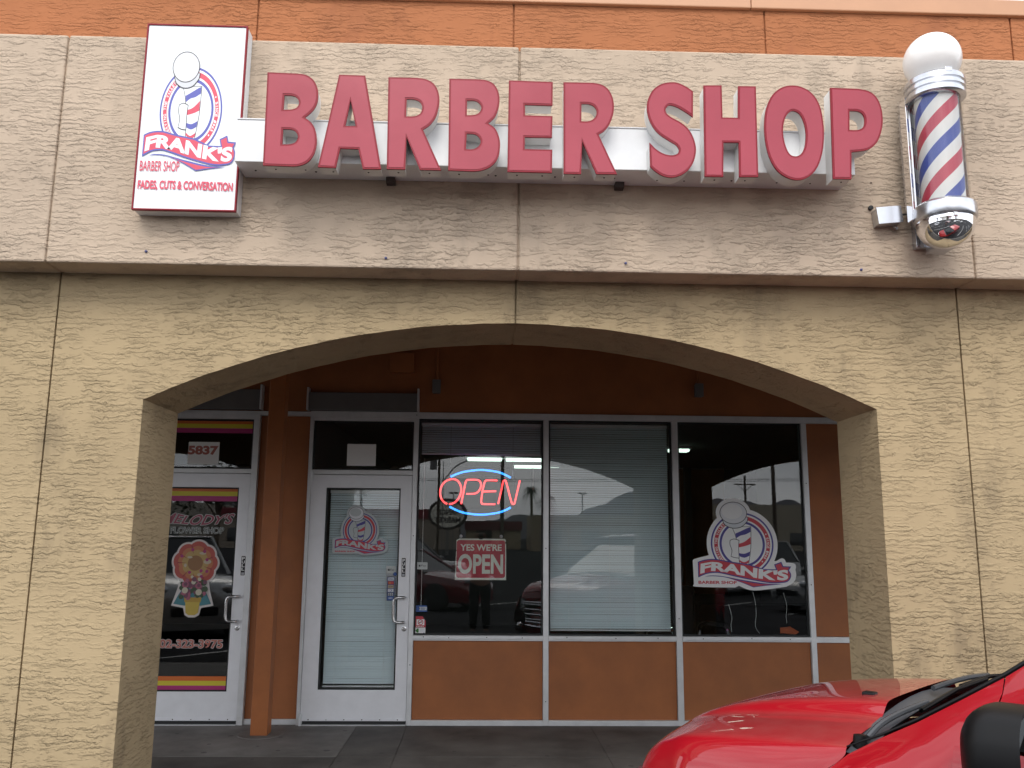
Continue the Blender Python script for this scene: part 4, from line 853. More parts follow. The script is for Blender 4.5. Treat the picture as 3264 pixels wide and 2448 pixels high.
D.disc(-.531, .855, .024, I_R, n=26); D.disc(-.531, .855, .018, I_W, n=24); D.rect(-.545, -.519, .852, .857, I_K); D.stroke([(-.545, .841), (-.517, .869)], .005, I_R)
for k in range(5): D.rect(-.568 + k * .014, -.559 + k * .014, .817, .823, I_W)
sticker(D, 'no_smoking_sticker', 'red and white no smoking sticker in the lower left window corner', 'sticker')
D = Print(YO); D.rect(-.578, -.487, .757, .810, I_W); D.poly([(-.574, .783), (-.558, .802), (-.546, .802), (-.546, .768), (-.560, .766)], ink('ink_green', (.05, .22, .04)))
for i in range(4): D.rect(-.538, -.498 + (i % 2) * .006, .796 - i * .007, .799 - i * .007, I_G)
D.rect(-.506, -.494, .760, .766, I_NB)
sticker(D, 'notice_sticker', 'white and green notice sticker right under the no smoking sticker', 'sticker')

# ================================================================== RED SUV PARKED NOSE-IN, CLOSE TO THE CAMERA
# local frame: +x forward, +y its left side, z up from the asphalt (heights below are written above the walkway, K lifts them)
K = .15
T = thing('parked_suv', 'shiny red SUV with black mirror parked at an angle in front of the arch', 'car', (1.55, 3.08, -.15), rz=rad(135), local=True)
def lerp(a, b, t): return a + (b - a) * t
US = [.03, .08, .20, .34, .48, .60, .70, .77, .820, .848]
ZC = [1.092, 1.090, 1.078, 1.060, 1.036, 1.008, .975, .940, .903, .872]
ZE = [1.000, 1.000, .990, .978, .962, .944, .922, .896, .866, .840]
HWd = [.655, .656, .655, .650, .640, .626, .608, .588, .568, .553]
SD = [.18, .55, .86, 1, 1, 1, 1, 1, 1, 1]
prof = [(0, 1.0), (.18, .995), (.34, .98), (.44, .955), (.50, .91), (.535, .68), (.57, .47), (.62, .38), (.74, .31), (.86, .20), (.95, .09), (1.0, 0)]
rows = []
for i, u_ in enumerate(US):
    half = []
    fade = 1.0 if u_ < .5 else max(0.0, 1 - (u_ - .5) / .38)
    for (tv, bb) in prof:
        sm = 1 - tv ** 2.2
        k = lerp(sm, bb, fade); half.append((u_ - .05 * tv ** 3 * (1 if u_ > .6 else 0), HWd[i] * tv, lerp(ZE[i], ZC[i], k) + K))
    q_ = SD[i]; bk_ = (u_ > .6)
    half += [(u_ - .055 * bk_, HWd[i] + .028 * q_, ZE[i] - .022 * q_ + K), (u_ - .06 * bk_, HWd[i] + .050 * q_, ZE[i] - .062 * q_ + K), (u_ - .065 * bk_, HWd[i] + .062 * q_, ZE[i] - .125 * q_ + K)]
    rows.append([(p[0], -p[1], p[2]) for p in reversed(half[1:])] + half)
last = rows[-1]
h = MB(); h.grid(rows)
nz = MB(); cx_ = .60
def shrink(du, dz, k): return [(p[0] + du, p[1] * k, p[2] + dz) for p in last]
nz.grid([shrink(-.020, -.016, .99), shrink(.0035, -.0075, .997), shrink(.016, -.034, .99), shrink(.024, -.075, .975), shrink(.026, -.125, .955), shrink(.018, -.17, .94)]); nz.build('nose_panel', M_CARR, T, sharp=60)
hood = h.build('hood', M_CARR, T, sharp=70)
sb = hood.modifiers.new('sub', 'SUBSURF'); sb.levels = 1; sb.render_levels = 2
for s in (1,):
    b = MB(); b.box(.105, .150, s * .215 - .018, s * .215 + .018, 1.070 + K, 1.092 + K); b.build('washer_nozzle', M_BLK, hood, bevel=.006)
# fenders and door skins: ruled between hood seam / pillar edge and the sill
def side(s, stations, name, sharp=60):
    b = MB(); rws = [[(u_, s * v_, z_ + K) for (u_, v_, z_) in st] for st in stations]
    if s < 0: rws = [list(reversed(r)) for r in rws]
    b.grid(rws); return b.build(name, M_CARR, T, sharp=sharp)
def st(u_, top, mid=None, lo=.0):
    (v0, z0) = top
    pts = [(u_, v0, z0)]
    if mid: pts += [(u_ + m_[0] if len(m_) > 2 else u_, m_[-2], m_[-1]) for m_ in mid]
    return pts
for s in (1, -1):
    S_ = []
    for u_, v0, z0 in ((.86, .600, .690), (.78, .648, .768), (.70, .668, .795), (.60, .686, .817), (.48, .701, .835), (.34, .711, .851), (.20, .716, .882), (.115, .704, .908)):
        S_.append([(u_, v0 + .004, z0), (u_, v0 + .030, z0 - .035), (u_, v0 + .060 + .03 * (1 - abs(u_ - .3)), z0 - .12), (u_, v0 + .075 + .03 * (1 - abs(u_ - .3)), z0 - .26), (u_, v0 + .06, .46), (u_, v0 + .05, .30)])
    for u_, v0, z0, lift in ((.060, .684, .950, 0), (.022, .664, .984, 0), (-.07, .655, 1.040, 0), (-.17, .648, 1.095, .0), (-.29, .640, 1.170, 0), (-.395, .632, 1.237, 0)):
        S_.append([(u_, v0, z0), (u_, v0 + .030, z0 - .035), (u_ + (.045 if u_ < -.35 else 0), lerp(v0 + .06, .775, .6), lerp(z0, .93, .55)), (u_ + (.07 if u_ < -.35 else 0), .815, .80), (u_, .800, .50), (u_, .765, .30)])
    side(s, S_, 'fender')
    # door skin below the glass line, behind the fender
    S_ = []
    for u_ in (-.300, -.42, -.9, -1.4, -1.9, -2.2, -2.45):
        e_ = max(0, (-u_ - 2.1)) * .2
        S_.append([(u_, .772 - e_, 1.075), (u_, .795 - e_, 1.03), (u_, .825 - e_, .80), (u_, .810 - e_, .50), (u_, .770 - e_, .18)])
    side(s, S_, 'body_side')
    # triangle of painted pillar foot between the fender and the door glass
    b = MB(); q = [[(-.399, .633, 1.239), (-.397, .662, 1.202), (-.378, .704, 1.130), (-.358, .740, 1.072)], [(-.60, .615, 1.385), (-.60, .650, 1.335), (-.585, .668, 1.300), (-.57, .690, 1.272)], [(-.90, .580, 1.590), (-.90, .615, 1.555), (-.90, .625, 1.535), (-.89, .640, 1.510)]]
    q = [[(p[0], s * p[1], p[2] + K) for p in r] for r in q]
    if s < 0: q = [list(reversed(r)) for r in q]
    b.grid(q); b.build('windscreen_pillar', M_CARR, T)
    b = MB(); b.tube([(x_, s * y_, z_ + K) for x_, y_, z_ in ((.030, .655, 1.002), (-.07, .645, 1.048), (-.17, .640, 1.102), (-.29, .632, 1.177), (-.40, .626, 1.246), (-.60, .606, 1.392), (-.90, .572, 1.596))], [.002, .004, .005, .006, .007, .007, .007], 8); b.build('windscreen_seal', M_BLK, T)
    # side glass
    b = MB(); q = [[(-.42, .752, 1.085), (-.60, .700, 1.270), (-.92, .640, 1.500)], [(-1.35, .775, 1.085), (-1.35, .73, 1.28), (-1.35, .655, 1.515)], [(-1.8, .775, 1.085), (-1.8, .73, 1.28), (-1.8, .655, 1.515)], [(-2.36, .72, 1.095), (-2.30, .68, 1.28), (-2.2, .62, 1.50)]]
    b.grid([[(p[0], s * p[1], p[2] + K) for p in r] for r in q]); b.build('side_window', mat('car_glass', (.02, .025, .025), .04, spec=.7), T)
    b = MB(); q = [[(-.895, .642, 1.500), (-.895, .575, 1.597)], [(-1.35, .657, 1.515), (-1.2, .622, 1.632)], [(-1.8, .657, 1.515), (-1.8, .622, 1.642)], [(-2.19, .622, 1.50), (-2.10, .602, 1.602)], [(-2.30, .682, 1.28), (-2.25, .582, 1.53)], [(-2.355, .722, 1.095), (-2.36, .625, 1.30)], [(-2.36, .775, 1.07), (-2.425, .665, 1.075)], [(-2.44, .75, .80), (-2.505, .70, .80)], [(-2.44, .70, .30), (-2.505, .70, .30)]]
    q = [[(p[0], s * p[1], p[2] + K) for p in r] for r in q]
    b.grid(q if s < 0 else [list(reversed(r)) for r in q]); b.build('roof_side', M_CARR, T)
    b = MB()
    for u0, u1 in ((-1.37, -1.29), (-1.86, -1.78)): b.add([(u0, s * .784, 1.08 + K), (u1, s * .784, 1.08 + K), (u1, s * .664, 1.52 + K), (u0, s * .664, 1.52 + K)], [(0, 1, 2, 3)])
    b.build('door_pillar', M_BLK, T)
    # mirror: sail, arm and housing with its glass facing back
    b = MB(); b.prism([[(-.36, 1.088), (-.56, 1.088), (-.52, 1.195)]], .770, .790, fn=lambda x, z, y: (x, s * y, z + K)); b.build('mirror_sail', M_BLK, T)
    mb = MB(); rws = []
    for k in range(13):
        t = k / 12; xx = -.375 - .150 * t
        f_ = math.sin(math.pi * min(1, .08 + t * .62) / 1.4) ** .55 if t < 1 else .98
        f_ = min(1.0, (1 - (1 - min(1, t / .55)) ** 2.4)) ** .5
        f_ = max(.05, f_); ring = []
        for j in range(28):
            a = 2 * math.pi * j / 28; ca, sa = math.cos(a), math.sin(a); n_ = 3.0
            ry = (abs(ca) ** (2 / n_)) * (1 if ca > 0 else -1); rz_ = (abs(sa) ** (2 / n_)) * (1 if sa > 0 else -1)
            ring.append((xx, s * (.935 + .130 * f_ * ry), 1.105 + K + .112 * f_ * rz_))
        rws.append(ring)
    rws.append([(-.519, s * (.935 + (p[1] * s - .935) * .90), 1.105 + K + (p[2] - 1.105 - K) * .88) for p in rws[-1]])
    rws.append([(-.505, p[1], p[2]) for p in rws[-1]])
    mb.grid(rws, closed=True); mo = mb.build('wing_mirror', M_BLK, T, sharp=50)
    mb = MB(); mb.add([(-.507, p[1], p[2]) for p in rws[-1]], [tuple(range(28))]); mb.build('mirror_glass', mat('car_mirror_glass', (.55, .57, .60), .03, metal=1), mo)
    mb = MB(); mb.box(-.50, -.43, min(s * .775, s * .83), max(s * .775, s * .83), 1.045 + K, 1.105 + K); mb.build('mirror_arm', M_BLK, mo, bevel=.01)
    # wheels
    for wx in (.22, -1.95):
        wv = s * .70
        w_ = MB(); w_.lathe([(.235, -.11), (.33, -.11), (.355, -.085), (.36, 0), (.355, .085), (.33, .11), (.235, .11)], (wx, wv, .36), 'y', 40); wo2 = w_.build('wheel', M_RUB, T)
        w_ = MB(); w_.lathe([(0, -.09), (.06, -.09), (.235, -.06), (.240, .10), (.225, .10), (.215, .05), (.06, .07), (0, .08)] if s > 0 else [(0, -.08), (.06, -.07), (.215, -.05), (.225, -.10), (.240, -.10), (.235, .06), (.06, .09), (0, .09)], (wx, wv, .36), 'y', 40); w_.build('rim', M_STEEL, wo2)
        w_ = MB(); w_.lathe([(.0, -.005), (.43, -.005), (.43, .005), (0, .005)], (wx, s * .775, .40), 'y', 36); w_.build('wheel_arch', M_BLK, T)
# black cowl with the wiper arms
cw = MB(); rws = []
for t, du, dz in ((0, .034, -.012), (.25, .0, -.030), (.6, -.045, -.022), (1.0, -.095, .012)):
    r_ = []
    for k in range(13):
        q = -1 + 2 * k / 12; a = abs(q)
        r_.append((.0 + du - .02 * (1 - a * a) * 0, q * (.655 - .012 * t), lerp(1.090, .998, a ** 1.9) + dz + (.058 * t * (a ** 2)) + K))
    rws.append(r_)
cw.grid(rws); cowl = cw.build('cowl_panel', mat('cowl_grey_plastic', (.07, .075, .085), .38, bump=.1, bscale=200), T)

ws = MB(); rws = []
for t in (0, .25, .5, .75, 1.0):
    r_ = []
    for k in range(13):
        q = -1 + 2 * k / 12; a = abs(q)
        p0 = (-.165, q * .640, lerp(1.085, 1.068, a ** 1.9) + K); p1 = (-1.0, q * .570, 1.592 + K)
        r_.append(tuple(lerp(p0[i], p1[i], t) for i in range(3)))
    rws.append(r_)
ws.grid(rws); ws.build('windscreen', mat('windscreen_glass', (.02, .025, .026), .03, spec=.6), T)
def wiper(pts, blade, nm='wiper'):
    b = MB(); b.tube(curve_pts([(p[0], p[1], p[2] + K) for p in pts], 5), .0095, 8); w_ = b.build(nm, mat('wiper_arm_paint', (.055, .058, .064), .25), T)
    b = MB(); (x0, y0_, z0), (x1, y1_, z1) = blade; b.tube([(x0, y0_, z0 + K), ((x0 + x1) / 2, (y0_ + y1_) / 2, (z0 + z1) / 2 + K + .012), (x1, y1_, z1 + K)], .008, 6); b.build('wiper_blade', M_BLK, w_)
wiper([(.000, .575, 1.018), (-.010, .50, 1.045), (-.030, .40, 1.066), (-.070, .26, 1.088)], ((-.085, .36, 1.078), (-.115, -.22, 1.112)))
wiper([(.000, -.02, 1.090), (-.025, -.10, 1.102), (-.06, -.22, 1.112), (-.09, -.34, 1.110)], ((-.09, -.02, 1.108), (-.12, -.58, 1.092)))
b = MB(); b.lathe([(0, .03), (.018, .028), (.022, 0), (.022, -.03), (0, -.03)], (.012, .600, 1.000 + K), n=16); b.build('wiper_pivot', M_BLK, T)
# roof, rear, bumpers, grille, lamps
b = MB(); rws = []
for u_, v_, z_ in ((-.90, .575, 1.595), (-1.2, .62, 1.63), (-1.8, .62, 1.64), (-2.10, .60, 1.60), (-2.24, .58, 1.54), (-2.42, .66, 1.08), (-2.50, .70, .80), (-2.50, .70, .30)):
    rws.append([(u_, v_ * q, z_ + K + (.035 * (1 - q * q) if u_ > -3 else 0)) for q in (-1, -.8, -.4, 0, .4, .8, 1)])
b.grid(rws); b.build('roof_and_tail', M_CARR, T, sharp=50)
for s in (1, -1):
    b = MB(); b.tube([(-1.0, s * .56, 1.655 + K), (-1.05, s * .56, 1.69 + K), (-1.95, s * .55, 1.69 + K), (-2.05, s * .55, 1.645 + K)], .014, 8); b.build('roof_rail', M_BLK, T)
fb = MB(); rws = []
for z_, du in ((.705, 0), (.66, .035), (.56, .06), (.42, .065), (.30, .03), (.20, -.06)):
    rws.append([(.915 + du - .34 * abs(q) ** 2.6, q * .70, z_ + K) for q in [-1, -.85, -.65, -.4, -.2, 0, .2, .4, .65, .85, 1]])
fb.grid(rws); fb.build('front_bumper', M_CARR, T, sharp=60)
gr = MB(); gr.prism([[(-.40, .715), (.40, .715), (.37, .47), (-.37, .47)]], 0, 0.01, fn=lambda x, z, y: (.955 + y - .20 * abs(x) ** 2, x, z + K)); go = gr.build('grille', M_BLKG, T)
gr = MB()
for z_ in (.50, .565, .63, .695): gr.tube([(.975 - .20 * abs(y_) ** 2, y_, z_ + K) for y_ in (-.38, -.2, 0, .2, .38)], .012, 8)
gr.tube([(.975 - .20 * abs(y_) ** 2, y_, z_ + K) for y_, z_ in ((-.40, .72), (-.2, .725), (0, .727), (.2, .725), (.40, .72), (.375, .465), (0, .46), (-.375, .465))], .018, 8, closed=True); gr.build('chrome_bars', M_CHROME, go)
for s in (1, -1):
    b = MB(); rws = []
    for z_ in (.765, .73, .66, .60): rws.append([(x_ + .01 * (z_ < .7), s * y_, z_ + K) for x_, y_ in ((.905, .43), (.880, .52), (.83, .60), (.75, .665))])
    b.grid(rws if s > 0 else [list(reversed(r)) for r in rws]); b.build('headlight', mat('headlight_lens', (.55, .57, .60), .05, metal=.6), T)
    b = MB(); b.sphere((.94, s * .50, .40 + K), (.03, .06, .045)); b.build('fog_lamp', M_CHROME, T)
b = MB(); b.tube([(.99 - .34 * abs(y_ / .70) ** 2.6, y_, .41 + K) for y_ in (-.6, -.4, -.2, 0, .2, .4, .6)], .02, 8); b.build('bumper_trim', M_CHROME, T)

# ================================================================== PARKED CARS BEHIND THE CAMERA (seen mirrored in the glass)
CG = mat('car_glass_dark', (.015, .018, .02), .05, spec=.7)
def parked_car(name, label, paint, x, y, head, Lg=4.5, Wd=1.76, Hh=1.42, kind='sedan'):
    t = thing(name, label, 'car', (x, y, -.15), rz=rad(head), group='cars parked across the lane', local=True)
    zb = .62 * Hh + .02 if kind == 'sedan' else .60 * Hh; hw = Wd / 2; f = Lg / 2
    hl = zb - .08
    if kind == 'sedan': stn = [(-f, .55, .55), (-f + .12, .80, zb - .06), (-f + .9, hw, zb), (-.3, hw, zb + .02), (.75, hw, zb), (f - .35, .92 * hw, hl - .06), (f - .06, .78 * hw, hl - .20), (f, .6 * hw, .50)]
    else: stn = [(-f, .9 * hw, zb - .1), (-f + .06, hw, zb), (-.3, hw, zb + .02), (.9, hw, zb + .02), (f - .3, .95 * hw, zb - .06), (f - .05, .88 * hw, zb - .2), (f, .8 * hw, .55)]
    b = MB(); rws = []
    for u_, w_, z_ in stn:
        z0 = .20; sec = [(w_ * .90, z0), (w_ * 1.0, z0 + (z_ - z0) * .35), (w_ * 1.0, z0 + (z_ - z0) * .72), (w_ * .93, z_ - .01), (w_ * .55, z_ + .035), (0, z_ + .045)]
        rws.append([(u_, p[0], p[1]) for p in sec] + [(u_, -p[0], p[1]) for p in reversed(sec[:-1])])
    b.grid(rws); b.add(rws[0], [tuple(range(len(rws[0])))]); b.add(rws[-1], [tuple(reversed(range(len(rws[-1]))))])
    b.build('body', paint, t, sharp=50)
    if kind == 'sedan': c0, c1, r0, r1 = -f + .75, 1.0, -f + 1.35, .15
    elif kind == 'suv': c0, c1, r0, r1 = -f + .06, 1.15, -f + .35, .45
    else: c0, c1, r0, r1 = -.5, 1.2, -.35, .55
    b = MB(); bt = [(c0, hw * .90, zb + .02), (c1, hw * .90, zb + .02)]; tp = [(r0, hw * .68, Hh - .04), (r1, hw * .68, Hh - .04)]
    vs = [(c0, -hw * .9, zb), (c1, -hw * .9, zb), (c1, hw * .9, zb), (c0, hw * .9, zb), (r0, -hw * .68, Hh - .03), (r1, -hw * .68, Hh - .03), (r1, hw * .68, Hh - .03), (r0, hw * .68, Hh - .03)]
    b.add(vs, [(0, 1, 5, 4), (1, 2, 6, 5), (2, 3, 7, 6), (3, 0, 4, 7)]); b.build('windows', CG, t)
    b = MB(); b.box(r0 - .02, r1 + .02, -hw * .70, hw * .70, Hh - .035, Hh); ro = b.build('roof', paint, t, bevel=.02)
    for s in (-1, 1):
        for p0, p1 in (((c1, s * hw * .905, zb), (r1, s * hw * .69, Hh - .03)), ((c0, s * hw * .905, zb), (r0, s * hw * .69, Hh - .03)), (((c0 + c1) / 2, s * hw * .91, zb), ((r0 + r1) / 2, s * hw * .69, Hh - .03))): b = MB(); b.tube([p0, p1], .035, 6); b.build('roof_pillar', paint, t)
    for wx in (-f + .85, f - .85):
        for s in (-1, 1):
            w_ = MB(); w_.lathe([(.20, -.10), (.30, -.10), (.33, -.07), (.33, .07), (.30, .10), (.20, .10)], (wx, s * (hw - .09), .33), 'y', 24); wo3 = w_.build('wheel', M_RUB, t)
            w_ = MB(); w_.lathe([(0, -.085), (.20, -.08), (.215, .0), (.20, .08), (0, .085)], (wx, s * (hw - .09), .33), 'y', 20); w_.build('rim', M_STEEL, wo3)
    for s in (-1, 1):
        b = MB(); b.sphere((f - .10, s * hw * .62, hl - .10), (.10, .17, .085)); b.build('headlight', mat('lamp_lens', (.6, .62, .65), .08, metal=.5), t)
        b = MB(); b.sphere((c1 - .12, s * (hw + .08), zb + .08), (.07, .10, .07)); b.build('wing_mirror', paint, t)
    b = MB(); b.box(f - .05, f + .012, -.38, .38, .42, .56); b.build('grille', M_BLKG, t, bevel=.01)
    return t
P_DRED = mat('maroon_car_paint', (.16, .012, .02), .25, coat=1); P_BLK = mat('black_car_paint', (.012, .012, .014), .2, coat=1); P_SIL = mat('silver_car_paint', (.42, .43, .44), .3, metal=.5, coat=1); P_WHT = mat('white_car_paint', (.70, .70, .70), .3, coat=1); P_GRY = mat('grey_car_paint', (.16, .165, .17), .3, metal=.3, coat=1)
parked_car('parked_sedan', 'maroon sedan parked across the lane behind the photographer', P_DRED, -1.95, -7.0, 28)
parked_car('parked_suv', 'black SUV parked past the maroon sedan', P_BLK, -2.6, -11.5, 20, 4.7, 1.85, 1.70, 'suv')
parked_car('parked_suv', 'silver SUV facing the flower shop', P_SIL, -5.9, -1.2, 60, 4.7, 1.85, 1.72, 'suv')
parked_car('parked_suv', 'white SUV parked left of the silver SUV', P_WHT, -9.6, -2.0, 55, 4.7, 1.85, 1.72, 'suv')
parked_car('parked_sedan', 'silver sedan parked to the right behind the red SUV', P_SIL, 4.4, -9.6, 130)
parked_car('parked_sedan', 'grey sedan far to the right along the lane', P_GRY, 9.5, -6.4, 160)
parked_car('parked_suv', 'white SUV in the far row to the right', P_WHT, 8.2, -13.2, 150, 4.7, 1.85, 1.7, 'suv')

# ================================================================== FAR SIDE OF THE ROAD (seen mirrored in the glass)
def far_building(x0, x1, y, hgt, c, label, band=None):
    t = thing('far_building', label, 'building', ((x0 + x1) / 2, y, -.15), group='low buildings across the road')
    b = MB(); b.box(x0, x1, y - 14, y, -.15, hgt); b.build('wall', mat('far_wall', c, .85, var=.12, vscale=.4), t)
    if band: b = MB(); b.box(x0 - .2, x1 + .2, y - 14.2, y + .3, hgt - 1.2, hgt + .15); b.build('roof_band', mat('roof_band_paint', band, .6), t)
    for k in range(max(2, int((x1 - x0) / 5))):
        xx = x0 + 1.5 + k * 5
        if xx + 2.4 < x1: b = MB(); b.box(xx, xx + 2.4, y + .002, y + .06, .8, 2.7); b.build('window', CG, t)
far_building(-38, -3.5, -112, 5.4, (.36, .30, .24), 'low shop with a maroon roof band across the road', (.20, .02, .03))
far_building(-2.5, 5.8, -118, 3.9, (.40, .33, .22), 'small tan building across the road', (.13, .02, .025))
far_building(6.5, 30, -100, 4.6, (.30, .235, .16), 'brown block building beyond the palms')
far_building(33, 90, -125, 7.2, (.40, .35, .27), 'long beige building on the right across the road')
far_building(-110, -42, -120, 6.5, (.42, .38, .32), 'long pale building on the left across the road')
def light_pole(x, y, h_, label, arm=True, r=.09, twin=False):
    t = thing('street_lamp', label, 'street lamp', (x, y, -.15), group='lamps and poles across the lot')
    b = MB(); b.tube([(x, y, -.15), (x, y, h_)], [r, r * .8], 10); b.build('pole', M_GREYBOX, t)
    b = MB()
    if twin:
        for s in (-1, 1): b.box(x + s * .35 - .0 - .28, x + s * .35 + .28, y - .2, y + .2, h_ - .02, h_ + .16)
        b.box(x - .4, x + .4, y - .04, y + .04, h_ - .1, h_ - .03)
    else: b.tube(curve_pts([(x, y, h_ - 1.6), (x + 1.0, y, h_ - .4), (x + 2.0, y, h_ + .1)], 4), .05, 6); b.box(x + 1.9, x + 2.7, y - .15, y + .15, h_ + .03, h_ + .18)
    b.build('lamp_head', M_GREYBOX, t)
light_pole(-4.0, -104, 7.5, 'parking lamp with two heads above the oval sign', twin=True)
light_pole(13.6, -104, 7.6, 'parking lamp with two heads in front of the hills', twin=True)
WOOD = mat('weathered_pole_wood', (.10, .075, .055), .9, var=.2)
def utility_pole(x, y, h_, r, label, cross=True, can=False):
    t = thing('utility_pole', label, 'utility pole', (x, y, -.15), group='wooden utility poles')
    b = MB(); b.tube([(x, y, -.15), (x, y, h_)], [r, r * .75], 10); b.build('pole', WOOD, t)
    if cross: b = MB(); b.box(x - .75, x + .75, y - .05, y + .05, h_ - .66, h_ - .58); b.tube([(x - .55, y, h_ - .63), (x, y, h_ - 1.1)], .025); b.tube([(x + .55, y, h_ - .63), (x, y, h_ - 1.1)], .025); b.build('crossarm', WOOD, t)
    if can: b = MB(); b.lathe([(0, 0), (.28, 0), (.28, .9), (0, .95)], (x - .45, y, 6.9), n=18); b.build('transformer', M_GREYBOX, t)
utility_pole(-3.52, -54, 12, .12, 'utility pole with a transformer can left of the oval sign', True, True)
light_pole(-3.20, -54.3, 7.6, 'street lamp arm beside the transformer pole', r=.04)
utility_pole(1.32, -44.2, 13, .14, 'tall plain pole in the middle of the view across the road', False)
utility_pole(18.2, -44.5, 6.0, .10, 'utility pole with a crossarm at the right', True)
utility_pole(20.2, -44.5, 13, .15, 'tall plain pole farthest right', False)
for k, (z, y) in enumerate(((5.6, -44.4), (5.75, -44.7), (8.3, -44.5))):
    b = MB(); b.tube(curve_pts([(-40, y, z + 1.2), (-10, y, z - .1), (18.2, y, z), (45, y, z + .6)], 8), .018, 5); tag(b.build('power_line', M_BLK), ['lowest overhead wire across the lot', 'middle overhead wire across the lot', 'highest overhead wire across the lot'][k], 'power line', 'overhead wires')
# oval market sign
T = thing('market_sign', 'oval cream roadside sign reading RANCH MARKET on a steel pole', 'roadside sign', (-3.4, -70, -.15))
b = MB(); n = 48; rows = []
for (r_, y) in ((0, -69.7), (.93, -69.7), (1.0, -69.75), (1.0, -70.25), (.93, -70.3), (0, -70.3)): rows.append([(-3.4 + 1.92 * r_ * math.cos(2 * math.pi * i / n), y, 3.80 + 1.52 * r_ * math.sin(2 * math.pi * i / n)) for i in range(n)])
b.grid(rows, closed=True, sm=False); b.build('cabinet', mat('sign_brown', (.05, .035, .03), .5), T)
b = MB(); b.add([(-3.4 + 1.62 * math.cos(2 * math.pi * i / n), -69.66, 3.80 + 1.26 * math.sin(2 * math.pi * i / n)) for i in range(n)], [tuple(reversed(range(n)))]); fo = b.build('face', mat('sign_cream_face', (.80, .77, .66), .5), T)
b = MB()
for word, x0, x1, z0, z1 in (('RANCH', -4.45, -2.35, 3.72, 4.26), ('MARKET', -4.65, -2.15, 2.98, 3.52)):
    vs, fs = text_mesh(word, .03); ax0, ax1 = min(p[0] for p in vs), max(p[0] for p in vs); az0, az1 = min(p[1] for p in vs), max(p[1] for p in vs)
    b.add([(x1 - (x1 - x0) * (p[0] - ax0) / (ax1 - ax0), -69.63, z0 + (z1 - z0) * (p[1] - az0) / (az1 - az0)) for p in vs], fs)
b.build('lettering', mat('sign_dark_letters', (.04, .03, .03), .5), fo)
b = MB(); b.box(-3.55, -3.25, -70.15, -69.85, -.15, 2.3); b.build('pole', M_GREYBOX, T)
# palms
M_FROND = mat('palm_frond', (.045, .065, .025), .7, var=.3, vscale=2); M_TRUNK = mat('palm_trunk', (.14, .105, .075), .9, var=.3, vscale=4)
def palm(x, y, h_, label, seed):
    rg = random.Random(seed); t = thing('palm_tree', label, 'palm tree', (x, y, -.15), group='palms across the road')
    b = MB(); b.tube([(x, y, -.15), (x + .1, y, h_ * .5), (x, y, h_)], [.24, .19, .17], 10); b.build('trunk', M_TRUNK, t)
    b = MB()
    for k in range(46):
        a = rg.uniform(0, 6.283); el = rg.uniform(-.9, 1.2); ln = rg.uniform(1.2, 1.75); d = Vector((math.cos(a) * math.cos(el), math.sin(a) * math.cos(el), math.sin(el))); p = Vector((x, y, h_)); side_ = d.cross(Vector((0, 0, 1))).normalized()
        pts = [p + d * ln * q + Vector((0, 0, -.75 * ln * q * q)) for q in (0, .33, .66, 1)]
        for q in range(1, 4):
            for s in (-1, 1):
                for j in range(4):
                    c0 = pts[q - 1].lerp(pts[q], j / 4); tip = c0 + side_ * s * (.62 * (1 - .15 * q)) + d * .16 + Vector((0, 0, -.16))
                    b.add([c0, c0 + d * .05, tip], [(0, 1, 2)])
        b.tube(pts, .015, 4)
    b.build('crown', M_FROND, t)
palm(6.6, -104, 8.0, 'taller fan palm behind the brown block building', 1); palm(8.9, -106, 7.0, 'shorter fan palm to the right of the tall one', 2); palm(-16, -100, 8.5, 'palm left of the shop with the maroon band', 4)
M_BUSH = mat('desert_tree_leaf', (.05, .065, .03), .8, var=.3, vscale=2)
def tree(x, y, h_, r, label, seed):
    rg = random.Random(seed); t = thing('desert_tree', label, 'tree', (x, y, -.15), group='trees along the road')
    b = MB(); b.tube([(x, y, -.15), (x + .1, y, h_ * .5), (x - .1, y, h_ * .8)], [.2, .14, .05], 8)
    for k in range(6): a = rg.uniform(0, 6.28); b.tube([(x, y, h_ * .4), (x + r * .6 * math.cos(a), y + r * .6 * math.sin(a), h_ * rg.uniform(.6, .95))], [.08, .02], 6)
    b.build('trunk', M_TRUNK, t)
    b = MB()
    cl = [(x + rg.gauss(0, r * .45), y + rg.gauss(0, r * .45), h_ * .72 + rg.gauss(0, r * .3)) for _ in range(22)]
    for c_ in cl:
        for k in range(60):
            p = Vector(c_) + Vector((rg.gauss(0, 1), rg.gauss(0, 1), rg.gauss(0, .8))) * r * .22; q = Vector((rg.uniform(-1, 1), rg.uniform(-1, 1), rg.uniform(-1, 1))) * .16; q2 = q.orthogonal() * .5
            b.add([p - q, p + q2, p + q, p - q2], [(0, 1, 2, 3)])
    b.build('crown', M_BUSH, t)
tree(-11.5, -34, 6.2, 2.4, 'leafy tree across the lot on the left', 11); tree(46, -60, 6, 2.6, 'leafy tree across the lot on the right', 12); tree(-19, -48, 7, 2.8, 'larger leafy tree far to the left of the lot', 13)

